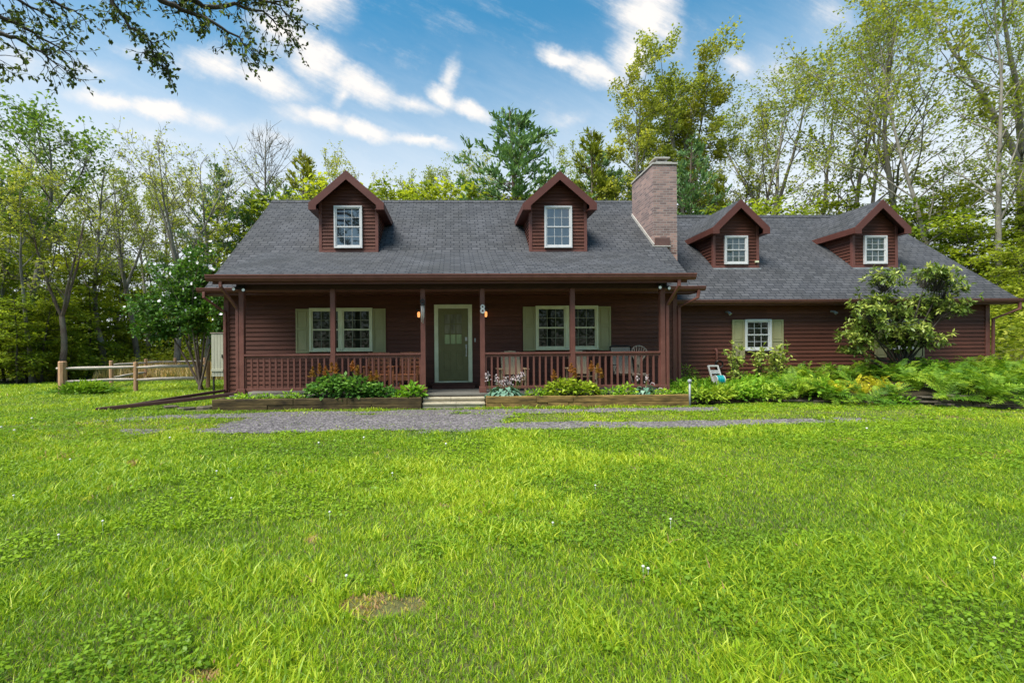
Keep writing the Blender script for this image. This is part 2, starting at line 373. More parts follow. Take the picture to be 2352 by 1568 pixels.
# ------------------------------------------------------------------ light and sky
SUN_EL = math.radians(60)     # the sun stands to the left, slightly behind the camera
sd = Vector((-.74, -.62, 0)).normalized()*math.cos(SUN_EL)+Vector((0, 0, math.sin(SUN_EL)))
sl = bpy.data.lights.new('sun', 'SUN'); sl.energy = 3.5; sl.angle = math.radians(34); sl.color = (1, .95, .86)
so = bpy.data.objects.new('sun', sl); C.objects.link(so); so.rotation_euler = sd.to_track_quat('Z', 'Y').to_euler(); so.location = (-20, -10, 30)
w = bpy.data.worlds.new('World'); SC.world = w; w.use_nodes = True
def sky_world():
    nt = w.node_tree; nt.nodes.clear()
    out = nt.nodes.new('ShaderNodeOutputWorld'); bg = nt.nodes.new('ShaderNodeBackground'); nt.links.new(bg.outputs[0], out.inputs[0])
    sky = nt.nodes.new('ShaderNodeTexSky'); sky.sky_type = 'NISHITA'; sky.sun_disc = False
    sky.sun_elevation = SUN_EL; sky.sun_rotation = math.atan2(sd.x, sd.y)
    sky.air_density = 1.0; sky.dust_density = .6; sky.ozone_density = 1.6; sky.altitude = 100
    tc = nt.nodes.new('ShaderNodeTexCoord'); sep = nt.nodes.new('ShaderNodeSeparateXYZ'); nt.links.new(tc.outputs['Generated'], sep.inputs[0])
    def ma(op, a, b=None, c=None, clamp=False):
        n = nt.nodes.new('ShaderNodeMath'); n.operation = op; n.use_clamp = clamp
        for i, v in enumerate((a, b, c)):
            if v is None: continue
            if isinstance(v, (int, float)): n.inputs[i].default_value = v
            else: nt.links.new(v, n.inputs[i])
        return n.outputs[0]
    X, Y, Z = sep.outputs
    yy = ma('MAXIMUM', Y, .02)
    U = ma('DIVIDE', X, yy); W = ma('DIVIDE', Z, yy)
    cmb = nt.nodes.new('ShaderNodeCombineXYZ'); nt.links.new(U, cmb.inputs[0]); nt.links.new(W, cmb.inputs[1])
    def ns(vec, sc, det=5, rough=.6):
        n = nt.nodes.new('ShaderNodeTexNoise'); n.inputs['Scale'].default_value = sc; n.inputs['Detail'].default_value = det; n.inputs['Roughness'].default_value = rough
        nt.links.new(vec, n.inputs['Vector']); return n
    wn = ns(cmb.outputs[0], 5.5, 5, .65); ws = nt.nodes.new('ShaderNodeSeparateColor'); nt.links.new(wn.outputs['Color'], ws.inputs[0])
    Uw = ma('ADD', U, ma('MULTIPLY', ma('SUBTRACT', ws.outputs[0], .5), .055)); Ww = ma('ADD', W, ma('MULTIPLY', ma('SUBTRACT', ws.outputs[1], .5), .055))
    # cirrus streaks: (x0,y0,x1,y1,width0,width1,strength) measured on the photograph, as directions (tan azimuth, tan elevation)
    ST = [(640, -60, 780, 25, 45, 34, .95), (610, 50, 690, 95, 45, 46, .85), (690, 95, 775, 165, 44, 34, .95), (775, 165, 890, 222, 34, 20, .9), (890, 222, 1010, 246, 20, 10, .6),
          (430, 140, 570, 165, 22, 34, .75), (560, 165, 700, 208, 34, 20, .85), (290, 112, 400, 140, 14, 18, .5),
          (200, 222, 330, 246, 10, 20, .85), (330, 246, 440, 274, 20, 15, 1.0), (440, 274, 560, 296, 16, 14, .6), (170, 150, 310, 172, 26, 16, .4),
          (715, 262, 800, 284, 20, 16, .9), (800, 284, 900, 314, 16, 13, .95), (900, 314, 1045, 340, 12, 8, .9), (640, 250, 740, 270, 24, 24, .5),
          (1050, 140, 1028, 205, 8, 26, .6), (1000, 200, 1045, 232, 14, 20, .95), (1045, 232, 1125, 268, 20, 9, .95), (790, 212, 800, 222, 22, 20, .55),
          (1258, 118, 1340, 142, 12, 22, .95), (1340, 142, 1432, 190, 22, 26, .95), (1520, -60, 1475, 60, 62, 44, .9), (1475, 60, 1435, 185, 40, 30, .85), (1530, 0, 1545, 105, 36, 26, .5),
          (1430, 190, 1500, 215, 26, 40, .45), (1690, 128, 1760, 165, 16, 34, .6), (1760, 150, 1850, 180, 40, 60, .45), (1250, 268, 1370, 262, 14, 12, .35), (1980, -20, 1880, 60, 60, 40, .35),
          (560, 300, 700, 325, 24, 26, .5), (0, 130, 130, 170, 40, 30, .4), (480, 330, 640, 345, 18, 18, .35), (240, 300, 520, 330, 12, 16, .3)]
    w2 = ns(cmb.outputs[0], 17, 4, .65); w3 = nt.nodes.new('ShaderNodeSeparateColor'); nt.links.new(w2.outputs['Color'], w3.inputs[0])
    Uw = ma('ADD', Uw, ma('MULTIPLY', ma('SUBTRACT', w3.outputs[0], .5), .030)); Ww = ma('ADD', Ww, ma('MULTIPLY', ma('SUBTRACT', w3.outputs[1], .5), .030))
    acc = None
    wc = nt.nodes.new('ShaderNodeCombineXYZ'); nt.links.new(Uw, wc.inputs[0]); nt.links.new(Ww, wc.inputs[1])
    for x0, y0, x1, y1, w0, w1, s in ST:
        ax, ay = (x0-1045)/FOC, (PY-y0)/FOC; bx, by = (x1-1045)/FOC, (PY-y1)/FOC
        L = math.hypot(bx-ax, by-ay); wd = (w0+w1)/2/FOC*2.05
        mp = nt.nodes.new('ShaderNodeMapping'); mp.vector_type = 'TEXTURE'
        mp.inputs['Location'].default_value = ((ax+bx)/2, (ay+by)/2, 0); mp.inputs['Rotation'].default_value = (0, 0, math.atan2(by-ay, bx-ax))
        mp.inputs['Scale'].default_value = (L*.86+wd*.4, wd, 1); nt.links.new(wc.outputs[0], mp.inputs[0])
        gr = nt.nodes.new('ShaderNodeTexGradient'); gr.gradient_type = 'SPHERICAL'; nt.links.new(mp.outputs[0], gr.inputs[0])
        g = ma('MULTIPLY', gr.outputs['Fac'], s)
        acc = g if acc is None else ma('SMOOTH_MAX', acc, g, .12)
    mp = nt.nodes.new('ShaderNodeMapping'); mp.vector_type = 'TEXTURE'; mp.inputs['Rotation'].default_value = (0, 0, math.radians(-26)); mp.inputs['Scale'].default_value = (.36, .080, 1)
    nt.links.new(cmb.outputs[0], mp.inputs[0])
    fr = ns(mp.outputs[0], 1.5, 8, .70).outputs['Fac']
    fine = ns(cmb.outputs[0], 6.5, 8, .72).outputs['Fac']
    fib = nt.nodes.new('ShaderNodeMapRange'); nt.links.new(ma('ADD', ma('MULTIPLY', fr, .60), ma('MULTIPLY', fine, .40)), fib.inputs[0])
    for i, v in ((1, .36), (2, .62), (3, .0), (4, 1.0)): fib.inputs[i].default_value = v
    ed = nt.nodes.new('ShaderNodeMapRange'); ed.interpolation_type = 'SMOOTHSTEP'
    nt.links.new(ma('ADD', acc, ma('MULTIPLY', ma('SUBTRACT', fib.outputs[0], .55), .40)), ed.inputs[0])
    ed.inputs[1].default_value = .06; ed.inputs[2].default_value = .84
    cl = ma('ADD', ma('MULTIPLY', ed.outputs[0], ma('ADD', ma('MULTIPLY', fib.outputs[0], .25), .75)), ma('MULTIPLY', acc, .18), clamp=True)
    front = ma('GREATER_THAN', Y, .05); cl = ma('MULTIPLY', cl, front)
    # thin veil everywhere in front + the milky band above the tree line
    veil = ma('MULTIPLY', ma('SUBTRACT', ns(mp.outputs[0], .9, 4, .6).outputs['Fac'], .42, clamp=True), .55)
    low = ma('POWER', ma('SUBTRACT', 1.0, ma('MULTIPLY', ma('MAXIMUM', Z, 0), 1.75), clamp=True), 1.7)
    cl = ma('ADD', cl, ma('MULTIPLY', veil, ma('MULTIPLY', front, ma('ADD', low, .25))), clamp=True)
    # unseen bright cloud added overhead and behind the camera for soft fill light
    zz = ma('ADD', ma('ABSOLUTE', Z), .12); pc = nt.nodes.new('ShaderNodeCombineXYZ')
    nt.links.new(ma('DIVIDE', X, zz), pc.inputs[0]); nt.links.new(ma('DIVIDE', Y, zz), pc.inputs[1])
    ov = ma('MULTIPLY', ma('SUBTRACT', ns(pc.outputs[0], 1.1, 6, .6).outputs['Fac'], .53, clamp=True), 5.0, clamp=True)
    back = ma('MULTIPLY', ma('ADD', ma('MULTIPLY', Y, -3.0), .3), 1.0, clamp=True)
    top = ma('MULTIPLY', ma('SUBTRACT', Z, .66), 6.0, clamp=True)
    cl = ma('MAXIMUM', cl, ma('MULTIPLY', ov, ma('MAXIMUM', back, top)))
    def mix(f, a, b):
        m = nt.nodes.new('ShaderNodeMix'); m.data_type = 'RGBA'
        nt.links.new(f, m.inputs[0])
        for i, v in ((6, a), (7, b)):
            if isinstance(v, tuple): m.inputs[i].default_value = (*v, 1)
            else: nt.links.new(v, m.inputs[i])
        return m.outputs[2]
    hs = nt.nodes.new('ShaderNodeHueSaturation'); hs.inputs['Saturation'].default_value = SKY_SAT; hs.inputs['Value'].default_value = SKY_VAL; nt.links.new(sky.outputs[0], hs.inputs['Color']); hs.inputs['Hue'].default_value = SKY_HUE
    hz = nt.nodes.new('ShaderNodeMapRange'); hz.interpolation_type = 'SMOOTHSTEP'; nt.links.new(ma('ADD', Z, ma('MULTIPLY', ma('SUBTRACT', fr, .5), .10)), hz.inputs[0])
    for i, v in ((1, .24), (2, .60), (3, .97), (4, .0)): hz.inputs[i].default_value = v
    skyc = mix(ma('MULTIPLY', hz.outputs[0], ma('ADD', ma('MULTIPLY', ma('GREATER_THAN', Y, -.15), .55), .45)), hs.outputs[0], HAZE)
    col = mix(cl, skyc, CLOUD)
    nt.links.new(col, bg.inputs[0]); bg.inputs[1].default_value = .09
SKY_SAT, SKY_VAL, SKY_HUE = 1.36, 1.04, .477
HAZE = (4.5, 4.85, 5.2); CLOUD = (5.4, 5.2, 5.0)
sky_world()
w.cycles.sampling_method = 'MANUAL'; w.cycles.sample_map_resolution = 256
SC.view_settings.view_transform = 'Standard'; SC.view_settings.look = 'None'; SC.view_settings.exposure = 1.12
SC.cycles.max_bounces = 6; SC.cycles.diffuse_bounces = 3; SC.cycles.glossy_bounces = 2; SC.cycles.transmission_bounces = 2; SC.cycles.transparent_max_bounces = 4
SC.cycles.use_denoising = True
# ------------------------------------------------------------------ ground
def sheet(name, mname, xs, ys, zf, mask=None, smooth=True):
    X, Y = np.meshgrid(xs, ys); Z = zf(X, Y); nx, ny = len(xs), len(ys)
    v = np.stack([X.ravel(), Y.ravel(), Z.ravel()], 1); i = np.arange((nx-1)*(ny-1)); r, c = i//(nx-1), i % (nx-1)
    q = np.stack([r*nx+c, r*nx+c+1, (r+1)*nx+c+1, (r+1)*nx+c], 1)
    if mask is not None:
        cx = v[q].mean(1); q = q[mask(cx[:, 0], cx[:, 1])]
    return tag(obj(name, npmesh(name, v, q, mats=[mname], smooth=smooth)), kind='structure')
def gz(x, y):
    x = np.asarray(x, float); y = np.asarray(y, float)
    z = (vnoise(x, y, 1.3, 3)-.5)*.035+(vnoise(x, y, .45, 5)-.5)*.018
    near_house = np.clip((np.abs(x)-7.5)/2+np.clip(10.4-y, 0, 2), 0, 1)
    bank = np.clip((x-17)/10, 0, 1)*np.clip((y-12)/5, 0, 1)*2.2
    return z*np.clip(near_house, .15, 1)+bank
coords = lambda a, b, s: np.arange(a, b+s/2, s)
sheet('lawn_ground', 'ground', np.concatenate([[-300, -120, -60], coords(-30, 30, .25), [60, 120, 300]]), np.concatenate([[-60, -20], coords(0, 24, .25), [28, 34, 60, 120, 400]]), lambda X, Y: gz(X, Y)-.012)
def edge_floor(x): return np.where(x < -18, 19.5+(x+18)*.0, np.clip(30+(x+8)*1.0, 19.5, 40))
sheet('forest_floor', 'forest_floor', coords(-90, 110, 2), coords(18, 120, 2), lambda X, Y: gz(X, Y)+.02,
      lambda x, y: ((x < 0) & (y > np.where(x < -17, 21+vnoise(x, y, 3, 9)*2, 38))) | ((x >= 0) & (y > 26)) | ((x > 20) & (y > 16)))

def road_shift(x):
    return -.030*np.clip(-x-2.5, 0, 99)**2+.012*np.clip(x-4, 0, 99)**1.2
def gravel_mask(x, y):
    """1 on bare gravel, 0 on grass"""
    yc = y-road_shift(x)
    n = (vnoise(x, y, .9, 21)-.5)*.55+(vnoise(x, y, .25, 22)-.5)*.35+(vnoise(x*.4, y, .6, 23)-.5)*.4
    near = 1-np.abs(yc-8.05)/.42
    far = 1-np.abs(yc-9.95)/.40
    mid = np.minimum(1-np.abs(yc-9.0)/1.3, np.minimum((x+4.6)/1.2, (1.2-x)/1.2))
    near = np.minimum(near, np.minimum((x+5.2)/1.5+n, (8.6-x)/1.5)+.3)
    far = np.minimum(far, np.minimum((x+11)/2, (6.5-x)/2)+.3)
    m = np.maximum(np.maximum(near, far), mid*.9)+n*1.0
    m = m*np.clip((x+7.2+n*3)/2.8, 0, 1)*np.clip((8.8-x+n*3)/2.5, 0, 1)
    return np.clip(m*1.6, 0, 1)
def drive_zone(x, y):
    yc = y-road_shift(x); return np.clip(1-np.abs(yc-9.0)/1.7, 0, 1)
sheet('gravel_drive', 'gravel', coords(-14, 13, .1), coords(3.5, 10.58, .1), lambda X, Y: gz(X, Y)+.004,
      lambda x, y: gravel_mask(x, y) > .28)

# ------------------------------------------------------------------ house
HL = 'dark red clapboard house with grey shingle roofs, four gabled dormers and a railed front porch'
house = thing('house', HL, 'house', (0, 12.65, 0))
def part(name, mb, mats, parent=house, label=None, bevel=0, smooth=False):
    o = obj(name, mb.mesh(name, mats, smooth), parent, True, bevel)
    if label: o['label'] = label
    return o
MWX0, MWX1, MWY = -6.24, 6.20, 12.65
RIDGE_Y, RIDGE_Z, EAVE_Y, EAVE_Z = 16.9, 6.86, 12.3, 3.04
S_MAIN = (RIDGE_Z-EAVE_Z)/(RIDGE_Y-EAVE_Y)
WX1, WWY = 16.5, 13.7
WR_Y, WR_Z, WE_Y, WE_Z = 18.0, 6.64, 13.35, 2.78
S_WING = (WR_Z-WE_Z)/(WR_Y-WE_Y)
zmain = lambda y: EAVE_Z+S_MAIN*(y-EAVE_Y)
zwing = lambda y: WE_Z+S_WING*(y-WE_Y)
def siding(mb, z0, z1, xr, P, expo=.119):
    z = z0
    while z < z1-1e-3:
        zb = min(z+expo, z1); a0, a1 = xr(z); b0, b1 = xr(zb)
        if a1-a0 > .01:
            if b1-b0 < .01: b0 = b1 = (b0+b1)/2
            mb.face([P(a0, z, .030), P(a1, z, .030), P(b1, zb, .004), P(b0, zb, .004)])
            mb.face([P(a0, z, .002), P(a1, z, .002), P(a1, z, .030), P(a0, z, .030)])
        z += expo
FRONT = lambda Y: (lambda u, z, o: (u, Y-o, z))
# walls
mb = MB(); siding(mb, .22, 2.98, lambda z: (MWX0, MWX1), FRONT(MWY))
mb.box(MWX0, MWX1, MWY, MWY+.12, 0, 2.98)
part('wall', mb, 'siding', label='lapped red brown front wall under the porch')
mb = MB()
for X, sgn in ((MWX0, -1), (MWX1, 1)):
    siding(mb, .15, 6.6, lambda z: (MWY+.12+max(0, (z-3.0)/S_MAIN), 21.15-max(0, (z-3.0)/S_MAIN)), lambda u, z, o: (X+sgn*o, u, z))
    mb.box(min(X, X-sgn*.1), max(X, X-sgn*.1), MWY+.12, 21.15, 0, 2.98)
mb.box(MWX0+.1, MWX1-.1, 21.05, 21.15, 0, 3.0)
part('gable_wall', mb, 'siding')
mb = MB(); siding(mb, .10, 2.72, lambda z: (MWX1+.03, WX1), FRONT(WWY)); mb.box(MWX1+.03, WX1, WWY, WWY+.12, -.1, 2.72)
part('wing_wall', mb, 'siding', label='long lapped red brown wall of the lower wing')
mb = MB()
siding(mb, .1, 6.4, lambda z: (WWY+.12+max(0, (z-2.72)/S_WING), 22.3-max(0, (z-2.72)/S_WING)), lambda u, z, o: (WX1+o, u, z))
mb.box(WX1-.1, WX1, WWY+.12, 22.3, -.1, 2.72); mb.box(MWX1+.03, WX1-.1, 22.2, 22.3, -.1, 2.72)
part('wing_gable_wall', mb, 'siding')
# corner boards and skirting
for x0, x1, y in ((MWX0-.03, MWX0+.10, MWY), (MWX1-.10, MWX1+.025, MWY), (WX1-.11, WX1+.03, WWY)):
    mb = MB(); mb.box(x0, x1, y-.042, y+.11, .08, 2.74 if y > 13 else 2.96); part('corner_board', mb, 'trim', bevel=.004)
mb = MB(); mb.box(MWX0+.1, MWX1-.1, MWY-.03, MWY, .08, .225); part('skirt_board', mb, 'trim', bevel=.004)
mb = MB()
for x0, x1, y in ((MWX0-.02, MWX1, MWY+.02), (MWX1+.03, WX1, WWY+.02)): mb.box(x0, x1, y, y+.08, -.12, .10)
part('foundation', mb, 'stone')
# roofs
def roof_slab(mb, y0, z0, ry, rz, y1, x0, x1, th=.10):
    s = (rz-z0)/(ry-y0); zb = rz-s*(y1-ry)
    mb.m = 0
    mb.face([(x0, y0, z0), (x1, y0, z0), (x1, ry, rz), (x0, ry, rz)]); mb.face([(x0, ry, rz), (x1, ry, rz), (x1, y1, zb), (x0, y1, zb)])
    mb.m = 1
    mb.face([(x0, y0, z0-th), (x1, y0, z0-th), (x1, ry, rz-th), (x0, ry, rz-th)]); mb.face([(x0, ry, rz-th), (x1, ry, rz-th), (x1, y1, zb-th), (x0, y1, zb-th)])
    mb.face([(x0, y0, z0-th), (x1, y0, z0-th), (x1, y0, z0), (x0, y0, z0)])
    mb.face([(x0, y1, zb-th), (x1, y1, zb-th), (x1, y1, zb), (x0, y1, zb)])
    for x in (x0, x1):
        mb.face([(x, y0, z0-th), (x, y0, z0), (x, ry, rz), (x, ry, rz-th)]); mb.face([(x, ry, rz-th), (x, ry, rz), (x, y1, zb), (x, y1, zb-th)])
mb = MB(); roof_slab(mb, EAVE_Y, EAVE_Z, RIDGE_Y, RIDGE_Z, 21.5, -6.62, 6.62)
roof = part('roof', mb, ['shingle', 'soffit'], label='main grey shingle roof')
mb = MB(); mb.prism([(RIDGE_Y-.16, RIDGE_Z-.115), (RIDGE_Y, RIDGE_Z+.025), (RIDGE_Y+.16, RIDGE_Z-.115)], 'x', -6.63, 6.63); part('ridge_cap', mb, 'shingle', roof)
for x in (-6.62, 6.62-.03):
    mb = MB()
    for a, b, c, d in ((EAVE_Y, EAVE_Z, RIDGE_Y, RIDGE_Z), (21.5, EAVE_Z, RIDGE_Y, RIDGE_Z)):
        mb.face([(x-.004, a, b-.02), (x-.004, c, d-.02), (x-.004, c, d-.2), (x-.004, a, b-.2)]); mb.face([(x+.034, a, b-.02), (x+.034, c, d-.02), (x+.034, c, d-.2), (x+.034, a, b-.2)])
    part('rake_board', mb, 'fascia', roof)
PE_Y, PE_Z = 10.82, 3.14
S_P = (zmain(13.85)-PE_Z)/(13.85-PE_Y); PX0, PX1 = -5.64, 5.59
mb = MB(); mb.m = 0
yb = 14.0; zb = PE_Z+S_P*(yb-PE_Y)
mb.face([(PX0, PE_Y, PE_Z), (PX1, PE_Y, PE_Z), (PX1, yb, zb), (PX0, yb, zb)])
mb.m = 1; th = .09
mb.face([(PX0, PE_Y, PE_Z-th), (PX1, PE_Y, PE_Z-th), (PX1, yb, zb-th), (PX0, yb, zb-th)])
mb.face([(PX0, PE_Y, PE_Z-th), (PX1, PE_Y, PE_Z-th), (PX1, PE_Y, PE_Z), (PX0, PE_Y, PE_Z)])
for x in (PX0, PX1): mb.face([(x, PE_Y, PE_Z-th), (x, yb, zb-th), (x, yb, zb), (x, PE_Y, PE_Z)])
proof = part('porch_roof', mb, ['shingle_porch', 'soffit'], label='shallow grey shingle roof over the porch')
for x in (PX0-.012, PX1-.012):
    mb = MB(); mb.prism([(PE_Y, PE_Z-.10), (PE_Y, PE_Z-.015), (yb-.15, zb-.075), (yb-.15, zb-.16)], 'x', x, x+.024)
    part('rake_board', mb, 'fascia', proof)
mb = MB(); roof_slab(mb, WE_Y, WE_Z, WR_Y, WR_Z, 22.65, MWX1+.03, 17.06)
wroof = part('wing_roof', mb, ['shingle', 'soffit'], label='lower grey shingle roof of the wing')
mb = MB(); mb.prism([(WR_Y-.16, WR_Z-.11), (WR_Y, WR_Z+.03), (WR_Y+.16, WR_Z-.11)], 'x', MWX1+.05, 17.07); part('ridge_cap', mb, 'shingle', wroof)
mb = MB()
for a, b, c, d in ((WE_Y, WE_Z, WR_Y, WR_Z), (22.65, WE_Z, WR_Y, WR_Z)):
    mb.face([(17.064, a, b-.02), (17.064, c, d-.02), (17.064, c, d-.2), (17.064, a, b-.2)])
part('rake_board', mb, 'fascia', wroof)
# gutters: K-profile, open at the top
def gutter(name, x0, x1, y, ztop, parent=house, label=None, s=1.0):
    g = MB(); pr = [(0, 0), (-.125*s, .0), (-.125*s, -.02*s), (-.112*s, -.028*s), (-.108*s, -.065*s), (-.07*s, -.115*s), (0, -.115*s)]
    prof = [(y+a, ztop+b) for a, b in pr]
    inner = [(y-.008, ztop-.02), (y-.115*s, ztop-.02)]
    n = len(prof)
    for i in range(1, n-1):
        p, q = prof[i], prof[i+1]; g.face([(x0, *p), (x1, *p), (x1, *q), (x0, *q)])
    p = prof[1]; g.face([(x0, p[0], p[1]), (x1, p[0], p[1]), (x1, p[0]+.012, p[1]), (x0, p[0]+.012, p[1])])
    g.face([(x0, p[0]+.012, p[1]), (x1, p[0]+.012, p[1]), (x1, p[0]+.02, p[1]-.06), (x0, p[0]+.02, p[1]-.06)])
    g.face([(x0, y-.0, ztop-.06), (x1, y-.0, ztop-.06), (x1, p[0]+.02, ztop-.06), (x0, p[0]+.02, ztop-.06)])
    for x in (x0, x1): g.face([(x, *p) for p in prof])
    return part(name, g, 'trim', parent, label)
mb = MB(); mb.box(PX0, PX1, PE_Y+.005, PE_Y+.035, PE_Z-.22, PE_Z-.005); part('fascia_board', mb, 'fascia')
mb = MB(); mb.box(-6.62, 6.62, EAVE_Y-.03, EAVE_Y-.003, EAVE_Z-.19, EAVE_Z-.012); mb.box(-6.6, 6.6, EAVE_Y, MWY, EAVE_Z-.19, EAVE_Z-.165); part('fascia_board', mb, 'fascia')
mb = MB(); mb.box(6.45, 17.06, WE_Y-.03, WE_Y-.003, WE_Z-.17, WE_Z-.012); mb.box(6.25, 17.0, WE_Y, WWY, WE_Z-.17, WE_Z-.15); part('fascia_board', mb, 'fascia')
gutter('gutter', PX0-.10, PX1+.16, PE_Y, PE_Z-.015, label='long gutter along the porch eave', s=1.25)
gutter('gutter', -6.76, 6.80, EAVE_Y-.03, EAVE_Z-.015, label='gutter along the main eave behind the porch roof')
gutter('gutter', 6.45, 17.16, WE_Y-.03, WE_Z-.015, label='gutter along the wing eave')
# porch structure
PORCH_Z = .30
mb = MB(); mb.box(-5.35, 5.30, 11.08, MWY-.025, 0, PORCH_Z-.05); mb.m = 1; mb.box(-5.38, 5.33, 11.03, MWY-.022, PORCH_Z-.05, PORCH_Z)
part('porch_floor', mb, ['stone', 'deck'], bevel=.005)
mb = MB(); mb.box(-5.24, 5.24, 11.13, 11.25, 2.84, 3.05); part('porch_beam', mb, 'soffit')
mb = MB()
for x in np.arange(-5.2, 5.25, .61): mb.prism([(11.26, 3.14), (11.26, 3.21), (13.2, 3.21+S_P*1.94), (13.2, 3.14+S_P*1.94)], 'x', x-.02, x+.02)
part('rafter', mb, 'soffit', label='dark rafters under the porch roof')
POSTS = [-5.13, -2.95, -.77, .68, 2.90, 5.14]
post_objs = []
for x in POSTS:
    mb = MB(); mb.box(x-.058, x+.058, 11.142, 11.258, PORCH_Z, 2.84); p = part('porch_post', mb, 'trim', bevel=.006)
    mb = MB(); mb.box(x-.085, x+.085, 11.115, 11.285, PORCH_Z+.001, PORCH_Z+.15); part('post_base', mb, 'trim', p, bevel=.005); post_objs.append(p)
bal_me = MB(); bal_me.box(-.021, .021, -.021, .021, .46, 1.20); bal_me = bal_me.mesh('baluster', 'trim')
for i, (a, b) in enumerate(zip(POSTS[:-1], POSTS[1:])):
    if i == 2: continue
    mb = MB(); mb.box(a+.06, b-.06, 11.145, 11.255, 1.235, 1.28); mb.box(a+.06, b-.06, 11.18, 11.22, 1.17, 1.235); mb.box(a+.06, b-.06, 11.165, 11.235, .395, .46)
    r = part('railing', mb, 'trim', bevel=.004)
    n = 15; st = (b-a)/n
    for k in range(n):
        if k == 0 and st*.5 < .04: continue
        o = bpy.data.objects.new('baluster', bal_me); C.objects.link(o); o.parent = r
        o.location = (a+st*(k+.5), 11.2, 0)
# windows
def winmesh(x0, x1, z0, z1, y, nx, nzs, cas=.055, twin=False):
    """frame, panes: two meshes for a double hung window lying on the wall plane y"""
    f = MB(); g = MB()
    cols = [(x0, x1)] if not twin else [(x0, (x0+x1)/2), ((x0+x1)/2, x1)]
    f.box(x0, x0+cas, y-.075, y, z0, z1); f.box(x1-cas, x1, y-.075, y, z0, z1)
    f.box(x0+cas, x1-cas, y-.075, y, z1-cas, z1); f.box(x0+cas-.0, x1-cas, y-.085, y, z0, z0+cas*.9)
    if twin: c = (x0+x1)/2; f.box(c-cas*.85, c+cas*.85, y-.070, y, z0+cas, z1-cas)
    for a, b in cols:
        a2 = a+(cas if a == x0 else cas*.85); b2 = b-(cas if b == x1 else cas*.85)
        zm = (z0+z1)/2; r = .035
        for (s0, s1, dy) in ((zm-.01, z1-cas, -.052), (z0+cas*.9, zm+.018, -.042)):
            f.box(a2, a2+r, y+dy, y, s0, s1); f.box(b2-r, b2, y+dy, y, s0, s1)
            f.box(a2+r, b2-r, y+dy, y, s1-r, s1); f.box(a2+r, b2-r, y+dy, y, s0, s0+(r*1.5 if s0 < zm-.1 else r))
            i0, i1, j0, j1 = a2+r, b2-r, s0+r, s1-r
            for k in range(1, nx): xx = i0+(i1-i0)*k/nx; f.m = 1; f.box(xx-.008, xx+.008, y-.038, y-.027, j0, j1); f.m = 0
            for k in range(1, nzs): zz = j0+(j1-j0)*k/nzs; f.m = 1; f.box(i0, i1, y-.0375, y-.0265, zz-.008, zz+.008); f.m = 0
            g.face([(i0-.01, y-.025, j0-.01), (i1+.01, y-.025, j0-.01), (i1+.01, y-.025, j1+.01), (i0-.01, y-.025, j1+.01)])
    return f, g
def wall_window(x0, x1, z0, z1, y, nx, nzs, fm, gm, twin=False, label=None, cas=.055):
    f, g = winmesh(x0, x1, z0, z1, y, nx, nzs, cas, twin)
    o = part('window', f, [fm, 'muntin' if fm == 'cream' else 'white_muntin'], label=label, bevel=.003); part('pane', g, gm, o); return o
def shutter(x0, x1, z0, z1, y, split=.55):
    s = MB(); st = .045
    s.box(x0, x0+st, y-.055, y-.012, z0, z1); s.box(x1-st, x1, y-.055, y-.012, z0, z1)
    zm = z0+(z1-z0)*split
    for a, b in ((z0, z0+st*1.2), (zm-st/2, zm+st/2), (z1-st*1.1, z1)): s.box(x0+st, x1-st, y-.054, y-.012, a, b)
    s.box(x0+st, x1-st, y-.038, y-.012, z0+st, z1-st)
    for a, b in ((z0+st*1.2, zm-st/2), (zm+st/2, z1-st*1.1)):
        s.prism([(x0+st+.03, a+.03), (x1-st-.03, a+.03), (x1-st-.03, b-.03), (x0+st+.03, b-.03)], 'y', y-.047, y-.038)
    return part('shutter', s, 'shutter', bevel=.003)
y = MWY-.02
wall_window(-3.96, -2.25, 1.33, 2.52, y, 3, 2, 'cream', 'glass_dark', True, 'twin cream framed window left of the front door')
shutter(-4.33, -3.965, 1.30, 2.50, y); shutter(-2.245, -1.89, 1.30, 2.50, y)
wall_window(2.24, 3.98, 1.33, 2.55, y, 3, 2, 'cream', 'glass_dark', True, 'twin cream framed window right of the front door')
shutter(1.89, 2.235, 1.31, 2.53, y); shutter(3.985, 4.34, 1.31, 2.53, y)
y = WWY-.02
wall_window(8.80, 9.62, 1.26, 2.21, y, 3, 2, 'white', 'glass_dark', label='single white window of the wing', cas=.06)
shutter(8.42, 8.795, 1.02, 2.20, y, .45); shutter(9.625, 10.0, 1.02, 2.20, y, .45)
wall_window(13.22, 14.04, 1.26, 2.21, y, 3, 2, 'white', 'glass_dark', label='white window half hidden behind the rhododendron', cas=.06)
shutter(12.86, 13.215, 1.02, 2.20, y, .45); shutter(14.045, 14.40, 1.02, 2.20, y, .45)
